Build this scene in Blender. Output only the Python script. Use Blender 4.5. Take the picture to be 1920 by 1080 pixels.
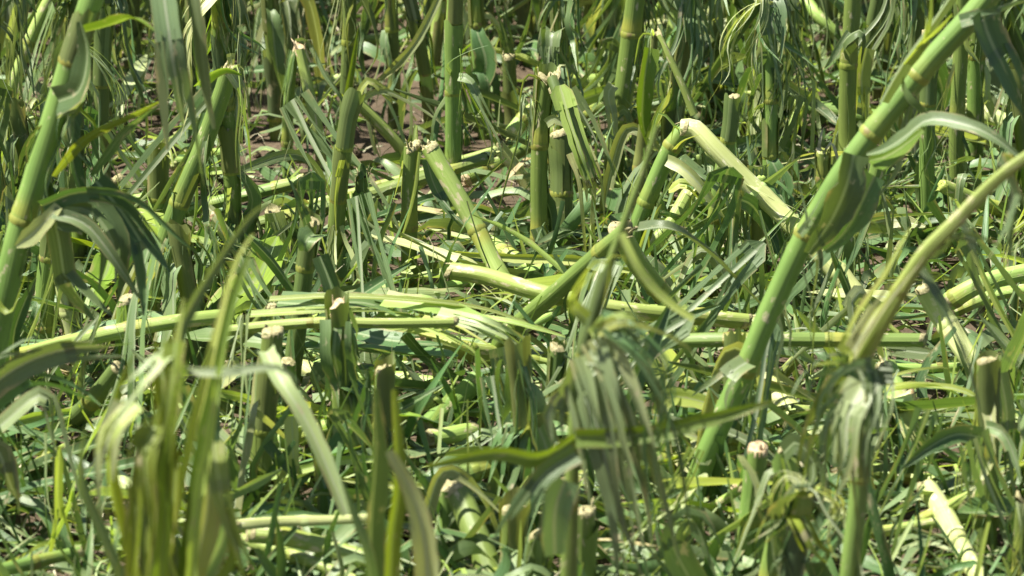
import bpy, math, random
from mathutils import Vector, Matrix, noise
random.seed(11)
R = random
C = bpy.context
S = C.scene
for o in list(bpy.data.objects):
    bpy.data.objects.remove(o)
COL = S.collection

# ------------------------------------------------------------------ camera, sky, sun, exposure
CAM_H, PITCH, FPX = 1.75, math.radians(17.0), 8373.0      # FPX: focal length in pixels of the 1920 wide frame
cam_d = bpy.data.cameras.new('camera')
cam = bpy.data.objects.new('camera', cam_d)
COL.objects.link(cam)
cam.location = (0, 0, CAM_H)
cam.rotation_euler = (math.radians(90) - PITCH, 0, 0)
cam_d.sensor_width = 36.0
cam_d.lens = FPX / 1920 * 36.0
cam_d.clip_start = 0.1
cam_d.clip_end = 2000
cam_d.dof.use_dof = True
cam_d.dof.focus_distance = 5.85
cam_d.dof.aperture_fstop = 9.0
S.camera = cam

SUN_EL, SUN_PHI = math.radians(61), math.radians(1)
to_sun = Vector((-math.cos(SUN_EL) * math.cos(SUN_PHI), -math.cos(SUN_EL) * math.sin(SUN_PHI), math.sin(SUN_EL)))
W = bpy.data.worlds.new('World')
S.world = W
W.use_nodes = True
wn = W.node_tree.nodes
wl = W.node_tree.links
sky = wn.new('ShaderNodeTexSky')
sky.sky_type = 'NISHITA'
sky.sun_disc = False
sky.sun_elevation = SUN_EL
sky.sun_rotation = math.radians(270) - SUN_PHI
wl.new(sky.outputs[0], wn['Background'].inputs[0])
wn['Background'].inputs[1].default_value = 0.05
sun_d = bpy.data.lights.new('sun', 'SUN')
sun_d.energy = 5.0
sun_d.angle = math.radians(0.53)
sun_d.color = (1.0, 0.965, 0.84)
sun = bpy.data.objects.new('sun', sun_d)
COL.objects.link(sun)
sun.rotation_euler = to_sun.to_track_quat('Z', 'Y').to_euler()
sun.location = to_sun * 20
S.view_settings.view_transform = 'Standard'
S.view_settings.look = 'None'
S.view_settings.gamma = 1.0
S.view_settings.use_curve_mapping = False
S.view_settings.exposure = 1.27
S.render.engine = 'CYCLES'
S.render.resolution_x, S.render.resolution_y = 1024, 576

# ------------------------------------------------------------------ picture plan -> field coordinates
FWD = Vector((0, math.cos(PITCH), -math.sin(PITCH)))
UP = Vector((0, math.sin(PITCH), math.cos(PITCH)))
EYE = Vector((0, 0, CAM_H))

def ray(u, v):
    return FWD + Vector((1, 0, 0)) * ((u - 960) / FPX) + UP * (-(v - 540) / FPX)

def PY(u, v, Y):                     # point seen at (u, v) standing at ground distance Y
    d = ray(u, v)
    return EYE + d * (Y / d.y)

def PH(u, v, h):                     # point seen at (u, v) at height h over the soil
    d = ray(u, v)
    return EYE + d * ((h - CAM_H) / d.z)

def Yv(v):
    return PH(960, v, 0).y

def pxm(p):                          # metres per picture pixel at p
    return (p - EYE).dot(FWD) / FPX

def proj(p):
    d = p - EYE
    k = d.dot(FWD)
    return 960 + d.x / k * FPX, 540 - d.dot(UP) / k * FPX

# ------------------------------------------------------------------ materials
def new_mat(name):
    m = bpy.data.materials.new(name)
    m.use_nodes = True
    nt = m.node_tree
    for n in list(nt.nodes):
        nt.nodes.remove(n)
    return m, nt, nt.nodes, nt.links

def ramp(nodes, pts):
    r = nodes.new('ShaderNodeValToRGB')
    e = r.color_ramp.elements
    while len(e) > 1:
        e.remove(e[-1])
    e[0].position, e[0].color = pts[0][0], (*pts[0][1], 1)
    for p, c in pts[1:]:
        x = e.new(p)
        x.color = (*c, 1)
    return r

def mixc(nodes, links, fac, a, b, mode='MIX'):
    m = nodes.new('ShaderNodeMix')
    m.data_type = 'RGBA'
    m.blend_type = mode
    for sock, val in ((m.inputs[0], fac), (m.inputs[6], a), (m.inputs[7], b)):
        if isinstance(val, (int, float)):
            sock.default_value = val
        elif isinstance(val, tuple):
            sock.default_value = (*val, 1)
        else:
            links.new(val, sock)
    return m.outputs[2]

def maths(nodes, links, op, a, b=0.0, c=None):
    m = nodes.new('ShaderNodeMath')
    m.operation = op
    for i, val in enumerate((a, b) if c is None else (a, b, c)):
        if isinstance(val, (int, float)):
            m.inputs[i].default_value = val
        else:
            links.new(val, m.inputs[i])
    return m.outputs[0]

def uv_noise(nodes, links, sx, sy, scale, detail=3.0, rough=0.6):
    tc = nodes.new('ShaderNodeUVMap')
    tc.uv_map = 'UVMap'
    oi = nodes.new('ShaderNodeObjectInfo')
    mp = nodes.new('ShaderNodeMapping')
    mp.inputs['Scale'].default_value = (sx, sy, 1)
    cmb = nodes.new('ShaderNodeCombineXYZ')
    links.new(maths(nodes, links, 'MULTIPLY', oi.outputs['Random'], 37.0), cmb.inputs[2])
    links.new(cmb.outputs[0], mp.inputs['Location'])
    links.new(tc.outputs[0], mp.inputs[0])
    n = nodes.new('ShaderNodeTexNoise')
    n.inputs['Scale'].default_value = scale
    n.inputs['Detail'].default_value = detail
    n.inputs['Roughness'].default_value = rough
    links.new(mp.outputs[0], n.inputs['Vector'])
    return n.outputs['Fac'], tc

def leaf_mat(name, dark, light, rib, bruise, transl, rough=0.42, brown=0.62):
    m, nt, N, L = new_mat(name)
    veins, tc = uv_noise(N, L, 26, 0.7, 1.0, 2.0)
    blot, _ = uv_noise(N, L, 1.2, 16, 1.0, 4.0)
    bru, _ = uv_noise(N, L, 2.2, 30, 1.0, 5.0, 0.65)
    sep = N.new('ShaderNodeSeparateXYZ')
    L.new(tc.outputs[0], sep.inputs[0])
    r = ramp(N, [(0.33, dark), (0.66, light)])
    L.new(veins, r.inputs[0])
    oi = N.new('ShaderNodeObjectInfo')
    at = N.new('ShaderNodeAttribute')
    at.attribute_name = 'tone'
    c = mixc(N, L, maths(N, L, 'MULTIPLY', blot, 0.75), r.outputs[0], tuple(0.5 * (a + b) * k for a, b, k in zip(dark, light, (1.5, 1.25, 0.75))))
    hs = N.new('ShaderNodeHueSaturation')
    L.new(c, hs.inputs['Color'])
    L.new(maths(N, L, 'MULTIPLY_ADD', oi.outputs['Random'], 0.05, 0.475), hs.inputs['Hue'])
    L.new(maths(N, L, 'MULTIPLY_ADD', at.outputs['Fac'], 0.7, 0.68), hs.inputs['Value'])
    # pale midrib
    d = maths(N, L, 'ABSOLUTE', maths(N, L, 'SUBTRACT', sep.outputs[0], 0.5))
    ribm = maths(N, L, 'LESS_THAN', d, 0.055)
    c = mixc(N, L, maths(N, L, 'MULTIPLY', ribm, 0.8), hs.outputs[0], rib)
    em = N.new('ShaderNodeMapRange')
    em.inputs[1].default_value, em.inputs[2].default_value = 0.83, 0.95
    L.new(maths(N, L, 'ADD', d, maths(N, L, 'MULTIPLY', blot, 0.75)), em.inputs[0])
    c = mixc(N, L, maths(N, L, 'MULTIPLY', em.outputs[0], 0.75), c, (0.36, 0.29, 0.15))
    # bruises left by the hail
    bm = N.new('ShaderNodeMapRange')
    bm.inputs[1].default_value, bm.inputs[2].default_value = brown, brown + 0.07
    L.new(bru, bm.inputs[0])
    c = mixc(N, L, maths(N, L, 'MULTIPLY', bm.outputs[0], 0.8), c, bruise)
    p = N.new('ShaderNodeBsdfPrincipled')
    L.new(c, p.inputs['Base Color'])
    L.new(maths(N, L, 'MULTIPLY_ADD', blot, 0.25, rough - 0.1), p.inputs['Roughness'])
    p.inputs['IOR'].default_value = 1.48
    bmp = N.new('ShaderNodeBump')
    bmp.inputs['Strength'].default_value = 0.5
    bmp.inputs['Distance'].default_value = 0.0012
    L.new(veins, bmp.inputs['Height'])
    L.new(bmp.outputs[0], p.inputs['Normal'])
    tr = N.new('ShaderNodeBsdfTranslucent')
    L.new(mixc(N, L, 1.0, c, (1.7, 1.75, 0.55), 'MULTIPLY'), tr.inputs['Color'])
    mx = N.new('ShaderNodeMixShader')
    mx.inputs[0].default_value = transl
    L.new(p.outputs[0], mx.inputs[1])
    L.new(tr.outputs[0], mx.inputs[2])
    out = N.new('ShaderNodeOutputMaterial')
    L.new(mx.outputs[0], out.inputs[0])
    return m

def stalk_mat(name, dark, light, bruise, amount, rough=0.47, coat=0.0):
    m, nt, N, L = new_mat(name)
    fib, tc = uv_noise(N, L, 22, 1.2, 1.0, 3.0)
    blot, _ = uv_noise(N, L, 2.0, 14, 1.0, 3.0)
    bru, _ = uv_noise(N, L, 5.0, 34, 1.0, 5.0, 0.65)
    fine, _ = uv_noise(N, L, 40, 160, 1.0, 3.0)
    r = ramp(N, [(0.3, dark), (0.7, light)])
    L.new(maths(N, L, 'MULTIPLY_ADD', fib, 0.5, maths(N, L, 'MULTIPLY', blot, 0.5)), r.inputs[0])
    oi = N.new('ShaderNodeObjectInfo')
    hs = N.new('ShaderNodeHueSaturation')
    L.new(r.outputs[0], hs.inputs['Color'])
    L.new(maths(N, L, 'MULTIPLY_ADD', oi.outputs['Random'], 0.036, 0.482), hs.inputs['Hue'])
    L.new(maths(N, L, 'MULTIPLY_ADD', oi.outputs['Random'], 0.35, 0.82), hs.inputs['Value'])
    bm = N.new('ShaderNodeMapRange')
    bm.inputs[1].default_value, bm.inputs[2].default_value = 1.0 - amount, 1.06 - amount
    L.new(bru, bm.inputs[0])
    at = N.new('ShaderNodeAttribute')
    at.attribute_name = 'tone'
    c = mixc(N, L, maths(N, L, 'MULTIPLY', at.outputs['Fac'], 0.7), hs.outputs[0], (0.36, 0.33, 0.055) if light[0] < 0.5 else (0.5, 0.47, 0.2))
    c = mixc(N, L, maths(N, L, 'MULTIPLY', bm.outputs[0], 0.85), c, bruise)
    sp = N.new('ShaderNodeMapRange')
    sp.inputs[1].default_value, sp.inputs[2].default_value = 0.66, 0.72
    L.new(fine, sp.inputs[0])
    c = mixc(N, L, maths(N, L, 'MULTIPLY', sp.outputs[0], 0.35), c, tuple(x * 0.35 for x in dark))
    p = N.new('ShaderNodeBsdfPrincipled')
    L.new(c, p.inputs['Base Color'])
    L.new(maths(N, L, 'MULTIPLY_ADD', blot, 0.3, rough - 0.12), p.inputs['Roughness'])
    p.inputs['IOR'].default_value = 1.45
    p.inputs['Subsurface Weight'].default_value = 0.0
    bmp = N.new('ShaderNodeBump')
    bmp.inputs['Strength'].default_value = 0.6
    bmp.inputs['Distance'].default_value = 0.0015
    L.new(fib, bmp.inputs['Height'])
    L.new(bmp.outputs[0], p.inputs['Normal'])
    out = N.new('ShaderNodeOutputMaterial')
    L.new(p.outputs[0], out.inputs[0])
    return m

def plain_mat(name, a, b, scale, rough=0.75, bump=0.6):
    m, nt, N, L = new_mat(name)
    tc = N.new('ShaderNodeTexCoord')
    n = N.new('ShaderNodeTexNoise')
    n.inputs['Scale'].default_value = scale
    n.inputs['Detail'].default_value = 5
    L.new(tc.outputs['Object'], n.inputs['Vector'])
    r = ramp(N, [(0.35, a), (0.65, b)])
    L.new(n.outputs['Fac'], r.inputs[0])
    p = N.new('ShaderNodeBsdfPrincipled')
    L.new(r.outputs[0], p.inputs['Base Color'])
    p.inputs['Roughness'].default_value = rough
    bmp = N.new('ShaderNodeBump')
    bmp.inputs['Strength'].default_value = bump
    bmp.inputs['Distance'].default_value = 0.003
    L.new(n.outputs['Fac'], bmp.inputs['Height'])
    L.new(bmp.outputs[0], p.inputs['Normal'])
    out = N.new('ShaderNodeOutputMaterial')
    L.new(p.outputs[0], out.inputs[0])
    return m

TAN = (0.46, 0.40, 0.26)
M = {
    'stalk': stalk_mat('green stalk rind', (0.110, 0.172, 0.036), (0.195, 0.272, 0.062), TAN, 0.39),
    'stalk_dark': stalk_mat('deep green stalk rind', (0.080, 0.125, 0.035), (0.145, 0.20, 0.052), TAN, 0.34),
    'stalk_yellow': stalk_mat('yellow green stalk rind', (0.22, 0.32, 0.06), (0.35, 0.45, 0.13), (0.55, 0.47, 0.30), 0.42),
    'peeled': stalk_mat('peeled pale stalk', (0.34, 0.42, 0.12), (0.58, 0.64, 0.30), (0.64, 0.60, 0.42), 0.42, 0.45),
    'node': stalk_mat('stalk joint', (0.17, 0.20, 0.035), (0.29, 0.31, 0.06), (0.22, 0.17, 0.07), 0.46),
    'sheath': leaf_mat('leaf sheath', (0.15, 0.21, 0.075), (0.22, 0.29, 0.11), (0.22, 0.29, 0.11), TAN, 0.22, 0.45, 0.64),
    'leaf': leaf_mat('blue green leaf', (0.054, 0.108, 0.041), (0.112, 0.188, 0.080), (0.26, 0.32, 0.17), TAN, 0.20),
    'leaf_grey': leaf_mat('dull grey green leaf', (0.088, 0.145, 0.075), (0.175, 0.25, 0.14), (0.33, 0.37, 0.25), TAN, 0.25, 0.38),
    'leaf_bright': leaf_mat('fresh green leaf', (0.105, 0.175, 0.020), (0.185, 0.260, 0.042), (0.25, 0.32, 0.12), TAN, 0.30),
    'leaf_yellow': leaf_mat('yellow green leaf base', (0.21, 0.30, 0.075), (0.34, 0.43, 0.15), (0.45, 0.50, 0.25), TAN, 0.34),
    'leaf_pale': leaf_mat('pale underside of leaf', (0.23, 0.29, 0.15), (0.36, 0.42, 0.25), (0.46, 0.50, 0.34), TAN, 0.28, 0.40),
    'leaf_dry': leaf_mat('bleached dry leaf', (0.26, 0.25, 0.13), (0.44, 0.42, 0.26), (0.5, 0.47, 0.33), (0.3, 0.22, 0.12), 0.2, 0.55, 0.55),
    'pith': plain_mat('broken pith', (0.22, 0.20, 0.085), (0.42, 0.37, 0.20), 260),
    'pith_brown': plain_mat('browned pith', (0.30, 0.20, 0.10), (0.62, 0.50, 0.32), 200),
    'fibre': plain_mat('dry fibre', (0.30, 0.27, 0.17), (0.58, 0.54, 0.38), 90),
    'root': plain_mat('dead root', (0.20, 0.16, 0.10), (0.34, 0.28, 0.19), 120),
}

# ------------------------------------------------------------------ mesh helpers
class MB:
    def __init__(self):
        self.v, self.f, self.uv, self.tone = [], [], [], []

    def add(self, p, uv=(0, 0), tone=0.5):
        self.v.append((p[0], p[1], p[2]))
        self.uv.append(uv)
        self.tone.append(tone)
        return len(self.v) - 1

    def mesh(self, name, mat, origin=Vector((0, 0, 0)), smooth=True):
        me = bpy.data.meshes.new(name)
        ox, oy, oz = origin
        me.from_pydata([(a - ox, b - oy, c - oz) for a, b, c in self.v], [], self.f)
        ul = me.uv_layers.new(name='UVMap')
        flat = []
        for f in self.f:
            for i in f:
                flat.extend(self.uv[i])
        ul.data.foreach_set('uv', flat)
        ta = me.attributes.new('tone', 'FLOAT', 'POINT')
        ta.data.foreach_set('value', self.tone)
        me.materials.append(mat)
        if smooth:
            me.polygons.foreach_set('use_smooth', [True] * len(me.polygons))
        me.update()
        return me

    def build(self, name, mat, parent=None, origin=Vector((0, 0, 0))):
        o = bpy.data.objects.new(name, self.mesh(name, M[mat] if isinstance(mat, str) else mat, origin))
        COL.objects.link(o)
        if parent:
            o.parent = parent
        return o

def spline(pts, step=0.012, nmin=4):
    pts = [Vector(p) for p in pts]
    if len(pts) == 2:
        n = max(nmin, int((pts[1] - pts[0]).length / step))
        return [pts[0].lerp(pts[1], i / n) for i in range(n + 1)]
    out = []
    P = [pts[0] * 2 - pts[1]] + pts + [pts[-1] * 2 - pts[-2]]
    for i in range(1, len(P) - 2):
        a, b, c, d = P[i - 1:i + 3]
        n = max(2, int((c - b).length / step))
        for k in range(n):
            t = k / n
            out.append(0.5 * (2 * b + (c - a) * t + (2 * a - 5 * b + 4 * c - d) * t * t + (3 * b - a - 3 * c + d) * t ** 3))
    out.append(pts[-1])
    return out

def resample(path, n):
    L = [0]
    for a, b in zip(path, path[1:]):
        L.append(L[-1] + (b - a).length)
    out, j = [], 0
    for i in range(n + 1):
        s = L[-1] * i / n
        while j < len(L) - 2 and L[j + 1] < s:
            j += 1
        d = L[j + 1] - L[j]
        out.append(path[j].lerp(path[j + 1], (s - L[j]) / d if d > 1e-9 else 0))
    return out, L[-1]

def frames(path, n0):
    out, n = [], Vector(n0)
    for i, p in enumerate(path):
        t = (path[min(i + 1, len(path) - 1)] - path[max(i - 1, 0)])
        t = t.normalized() if t.length > 1e-9 else Vector((0, 0, 1))
        n = n - t * n.dot(t)
        if n.length < 1e-6:
            n = t.orthogonal()
        n.normalize()
        out.append((p, t, n, t.cross(n)))
    return out

def tube(mb, path, rad, sides=14, a0=0.0, a1=2 * math.pi, wob=0.03, v0=0.0, seed=0.0, tone=None):
    """a bent tube; rad(i, t, arclength) gives the radius"""
    fr = frames(path, (0.31, -0.9, 0.2))
    closed = abs(a1 - a0) > 6.28
    base = len(mb.v)
    s = v0
    for i, (p, t, n, b) in enumerate(fr):
        if i:
            s += (p - fr[i - 1][0]).length
        r = rad(i, i / (len(fr) - 1), s - v0)
        for k in range(sides + 1):
            a = a0 + (a1 - a0) * k / sides
            rr = r * (1 + wob * math.cos(2 * a + seed) + wob * 0.8 * noise.noise(Vector((math.cos(a) * 1.2 + seed, math.sin(a) * 1.2, s * 22))))
            q = p + n * (math.cos(a) * rr) + b * (math.sin(a) * rr)
            mb.add(q, (k / sides, s), tone(s - v0) if tone else 0.0)
    w = sides + 1
    for i in range(len(fr) - 1):
        for k in range(sides):
            x = base + i * w + k
            mb.f.append((x, x + 1, x + 1 + w, x + w))
    return fr

def ribbon(mb, path, width, n0, cols=4, fold=0.25, twist=0.0, u0=0.0, u1=1.0, v0=0.0, tone=None, rag=0.12, tip=0.0, ripple=0.06, base_w=1.0):
    fr = frames(path, n0)
    base = len(mb.v)
    n_ = len(fr)
    tone = R.random() if tone is None else tone
    s = v0
    ph = R.random() * 9
    for i, (p, t, n, b) in enumerate(fr):
        if i:
            s += (p - fr[i - 1][0]).length
        f = i / (n_ - 1)
        a = twist * f
        nn = n * math.cos(a) + b * math.sin(a)
        bb = b * math.cos(a) - n * math.sin(a)
        prof = base_w + (1 - base_w) * min(1, f * 4)
        prof *= 1 - (1 - tip) * max(0, (f - 0.45) / 0.55) ** 1.6
        for k in range(cols + 1):
            e = k / cols * 2 - 1
            w = 0.5 * width * prof * (1 + (R.uniform(-rag, rag) if abs(e) > 0.9 else 0))
            q = p + bb * (e * w) + nn * (fold * abs(e) * w + ripple * width * e * e * noise.noise(Vector((s * 30, e * 2.5 + ph, ph))))
            mb.add(q, (u0 + (u1 - u0) * k / cols, s), tone)
    w = cols + 1
    for i in range(n_ - 1):
        for k in range(cols):
            x = base + i * w + k
            mb.f.append((x, x + 1, x + 1 + w, x + w))

def leaf_mesh(mb, pts, width, n0=None, strips=1, tear=0.4, spread=0.25, fold=0.25, twist=0.0, tip=0.15, rag=0.10, droop=0.3, zmin=0.006, base_w=1.0, ripple=0.06):
    """a maize blade along pts, torn lengthwise into strips beyond the fraction tear"""
    raw = spline(pts, 0.010)
    L = sum((b - a).length for a, b in zip(raw, raw[1:]))
    n = max(7, min(40, int(L / 0.011)))
    path, L = resample(raw, n)
    if n0 is None:
        n0 = Vector((R.uniform(-.4, 1.0), -0.7, R.uniform(-.2, .7)))
    t0 = R.random()
    if strips <= 1:
        ribbon(mb, path, width, n0, 6 if width > 0.012 else 4, fold, twist, tone=t0, rag=rag, tip=tip, base_w=base_w, ripple=ripple)
        return
    k0 = max(2, int(n * tear))
    if tear > 0.03:
        ribbon(mb, path[:k0 + 1], width, n0, 6, fold, twist * tear, tone=t0, rag=rag * 0.5, tip=1.0, base_w=base_w, ripple=ripple)
    fr = frames(path, n0)
    edges = sorted([0, 1] + [min(0.97, max(0.03, (i + R.uniform(-.32, .32)) / strips)) for i in range(1, strips)])
    for j in range(strips):
        e0, e1 = edges[j], edges[j + 1]
        if R.random() < 0.10:
            continue
        mid = (e0 + e1) - 1
        sw = (e1 - e0) * width
        if tear < .2 and len(edges) > 4 and R.random() < .25:
            sw *= R.uniform(.4, .7)
        end = n if R.random() < 0.3 else int(k0 + (n - k0) * R.uniform(0.25, 1))
        end = max(end, k0 + 3)
        if end > n:
            end = n
        d = Vector((R.gauss(0, 1), R.gauss(0, 1), R.gauss(0, .5) - droop)) * spread * L * 0.75
        d2 = Vector((R.gauss(0, 1), R.gauss(0, 1), 0)) * spread * L * 0.3
        pp = []
        for i in range(max(0, k0 - 1), end + 1):
            p, t, nn, b = fr[i]
            f = (i - k0 + 1) / max(1, n - k0)
            a = twist * i / n
            bb = b * math.cos(a) - nn * math.sin(a)
            n3 = nn * math.cos(a) + b * math.sin(a)
            q = p + bb * (mid * width * 0.5) + n3 * (fold * abs(mid) * width * 0.5) + d * f ** 1.15 + d2 * math.sin(f * 2.2) * f * .5
            if q.z < zmin:
                q.z = zmin + R.random() * 0.004
            pp.append(q)
        if len(pp) > 2:
            ribbon(mb, pp, sw * R.uniform(0.75, 1.0), fr[k0][2], 2, fold * R.uniform(-.5, 1.5), twist * 0.3 + R.gauss(0, .8), e0, e1, k0 / n * L, t0 * 0.6 + R.random() * 0.4, rag * 1.5, R.choice((0.03, 0.1, 0.25)), base_w=1.0, ripple=0.1)

def broken_end(mb, p, t, r, kind='cut', rough=0.0025):
    """uneven pith face with a torn rind edge and fibres standing up"""
    t = t.normalized()
    n = t.orthogonal().normalized()
    b = t.cross(n)
    sides = 14
    tilt = Vector((R.gauss(0, 1), R.gauss(0, 1))) * (1 if kind == 'cut' else 2.2)
    rings = []
    tone = R.random()
    for j, (rr, hh) in enumerate(((1.02, -0.004), (1.01, 0.002), (0.82, 0.003), (0.5, 0.0045), (0.22, 0.004))):
        ring = []
        for k in range(sides):
            a = 2 * math.pi * k / sides
            h = hh + (tilt.x * math.cos(a) + tilt.y * math.sin(a)) * rr * 0.0025
            if j:
                h += R.uniform(-1, 1) * rough * (0.9 if j == 1 else 0.7)
            ring.append(mb.add(p + (n * math.cos(a) + b * math.sin(a)) * (r * rr * (1 + R.uniform(-.03, .03))) + t * h, (k / sides, h), tone))
        rings.append(ring)
    c = mb.add(p + t * 0.003)
    for A, B in zip(rings, rings[1:]):
        for k in range(sides):
            mb.f.append((A[k], A[(k + 1) % sides], B[(k + 1) % sides], B[k]))
    for k in range(sides):
        mb.f.append((rings[-1][k], rings[-1][(k + 1) % sides], c))
    nf = {'cut': R.randint(1, 4), 'torn': R.randint(2, 5)}.get(kind, 3)
    for k in range(nf):
        a = R.random() * 6.28
        o = p + (n * math.cos(a) + b * math.sin(a)) * r * R.uniform(0.55, 0.98)
        h = R.uniform(0.004, 0.012) if kind == 'cut' else R.uniform(0.005, 0.02)
        side = (n * -math.sin(a) + b * math.cos(a))
        w = r * R.uniform(0.12, 0.4)
        lean = (n * math.cos(a) + b * math.sin(a)) * R.uniform(-.3, .6) * h + side * R.uniform(-.5, .5) * h
        i0 = len(mb.v)
        out = (n * math.cos(a) + b * math.sin(a)) * 0.0008
        for q in (o - side * w - t * .003, o + side * w - t * .003, o + out * 2 - t * .003, o - side * w * .6 + lean * .5 + t * h * .6, o + side * w * .6 + lean * .5 + t * h * .6, o + out + lean * .5 + t * h * .6, o + lean + t * h):
            mb.add(q, (0, 0), tone)
        for f in ((0, 1, 4, 3), (1, 2, 5, 4), (2, 0, 3, 5), (3, 4, 6), (4, 5, 6), (5, 3, 6)):
            mb.f.append(tuple(i0 + x for x in f))

# ------------------------------------------------------------------ things
def tag(o, label=None, cat=None, group=None, kind=None):
    if label:
        o['label'] = label
    if cat:
        o['category'] = cat
    if group:
        o['group'] = group
    if kind:
        o['kind'] = kind
    return o

def empty(name, loc):
    o = bpy.data.objects.new(name, None)
    COL.objects.link(o)
    o.location = loc
    o.empty_display_size = 0.05
    return o

def copy_tree(o, parent=None):
    c = o.copy()
    COL.objects.link(c)
    if parent:
        c.parent = parent
    for ch in KIDS.get(o.name, ()):
        copy_tree(ch, c)
    return c

KIDS = {}
SHOWN = []           # (u, v, ground distance) along them
HEROES = []          # (picture x, y, base point, short phrase)

def kid(parent, o):
    KIDS.setdefault(parent.name, []).append(o)
    return o

def shaft(root, org, path_pts, r0, r1, mat='stalk', end='cut', nodes=None, name='stalk', endmat='pith', gap=(0.09, 0.14), end0=None, node_first=0.05, flat=0.03):
    """one length of stalk with its joints and its broken end; returns its frames and the joints' indices"""
    raw = spline(path_pts, 0.010)
    L = sum((b - a).length for a, b in zip(raw, raw[1:]))
    n = max(8, int(L / 0.009))
    path, L = resample(raw, n)
    sd = R.random() * 50
    path = [p + Vector((noise.noise(Vector((i * .05 + sd, 0, 0))), noise.noise(Vector((0, i * .05 + sd, 0))), 0)) * 0.0035 * min(1, i * .1) for i, p in enumerate(path)]
    if nodes is None:
        nodes, s = [], node_first * R.uniform(.6, 1.3)
        while s < L - 0.02:
            nodes.append(s / L)
            s += R.uniform(*gap)
    def rad(i, t, s):
        r = r0 + (r1 - r0) * t
        for f in nodes:
            d = (s - f * L)
            r *= 1 + 0.07 * math.exp(-(d / 0.006) ** 2) - 0.035 * math.exp(-((d - 0.035) / 0.02) ** 2)
        return r
    mb = MB()
    def ripe(s):
        return max([0.0] + [math.exp(-((s - f * L - .006) / (.013 if s > f * L else .006)) ** 2) for f in nodes]) * yel
    yel = R.uniform(.25, .95)
    fr = tube(mb, path, rad, 16, wob=flat, seed=sd, tone=ripe)
    st = kid(root, mb.build(name, mat, root, org))
    if org.length > 0.01:
        for q in path[::4]:
            SHOWN.append((*proj(q), q.y))
    idx = []
    for f in nodes:
        i = min(n - 2, max(1, int(f * n)))
        idx.append(i)
        mb = MB()
        rr = rad(i, i / n, f * L)
        p, t = fr[i][0], fr[i][1]
        hw = 0.0022
        prof = (0.98, 1.02, 1.04, 1.03, 0.98)
        tube(mb, [p + t * (hw * (q - 2)) for q in range(5)], lambda a, b_, c_: rr * prof[a], 14, wob=flat, seed=sd)
        kid(st, mb.build('node', 'peeled' if mat == 'peeled' else 'node', st, org))
    for which in ((end, 1), (end0, 0)):
        if which[0] and which[0] != 'none':
            p, t, _, _ = fr[-1] if which[1] else fr[0]
            mb = MB()
            broken_end(mb, p, t if which[1] else -t, (r1 if which[1] else r0) * 1.0, which[0])
            kid(st, mb.build('broken_end', endmat, st, org))
    return fr, idx, L

def sheath(root, org, fr, i0, length, r, mat='sheath', gape=0.5, flare=1.25):
    """leaf sheath: an open sleeve round the stalk with a torn top"""
    n = len(fr)
    step = max(1e-4, (fr[min(n - 1, i0 + 1)][0] - fr[i0][0]).length)
    i1 = min(n - 1, i0 + max(4, int(length / step)))
    path = [fr[i][0] for i in range(i0, i1 + 1)]
    if len(path) < 4:
        return
    a = R.random() * 6.28
    mb = MB()
    off = 0.0012
    tube(mb, path, lambda i, t, s: (r + off) * (1 + (flare - 1) * max(0, t - 0.6) / 0.4), 13, a, a + 6.28 - gape, 0.03)
    # ragged slanting mouth
    w = 14
    base = len(mb.v) - w
    t = fr[i1][1]
    for k in range(w):
        x = Vector(mb.v[base + k]) + t * (0.018 * math.sin(k / (w - 1) * 3.1) + R.uniform(-.006, .006))
        mb.v[base + k] = tuple(x)
    kid(root, mb.build('leaf_sheath', mat, root, org))

LEAFMATS = ['leaf', 'leaf', 'leaf', 'leaf_grey', 'leaf_grey', 'leaf_bright', 'leaf_pale', 'leaf', 'leaf_grey']

def hang_leaf(root, org, p, az=None, L=None, w=None, mat=None, strips=None, near=1.0):
    az = R.uniform(0, 6.28) if az is None else az
    L = R.uniform(0.14, 0.30) if L is None else L
    w = R.uniform(0.014, 0.040) if w is None else w
    out = Vector((math.cos(az), math.sin(az), 0))
    reach, rise = L * R.uniform(0.06, 0.30) * near, L * R.uniform(-0.05, 0.16)
    pts = []
    for i in range(6):
        t = i / 5
        q = p + out * (reach * (1 - math.exp(-1.6 * t)) * 1.2) + Vector((0, 0, rise * math.sin(min(1, t * 2.0) * math.pi * 0.8) - L * max(0, t - 0.12) ** 1.25 * 0.9))
        q += Vector((R.gauss(0, .006), R.gauss(0, .006), 0)) * t * 2
        q.z = max(q.z, 0.010)
        pts.append(q)
    mb = MB()
    leaf_mesh(mb, pts, w, n0=Vector((-out.x * .3, -out.y * .3, 1)), strips=R.choice((1, 2, 3, 5, 6, 8)) if strips is None else strips, tear=R.choice((.0, .0, .1, .3)), spread=R.uniform(.08, .26), fold=R.uniform(.1, .7), twist=R.gauss(0, .9), tip=R.choice((.03, .1, .25)), droop=.5, rag=.16, base_w=.35)
    if mb.f:
        kid(root, mb.build('leaf', mat or R.choice(LEAFMATS), root, org))

def leaf_part(root, org, pts, w, mat='leaf', **kw):
    mb = MB()
    leaf_mesh(mb, pts, w, **kw)
    return kid(root, mb.build('leaf', mat, root, org))

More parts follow.
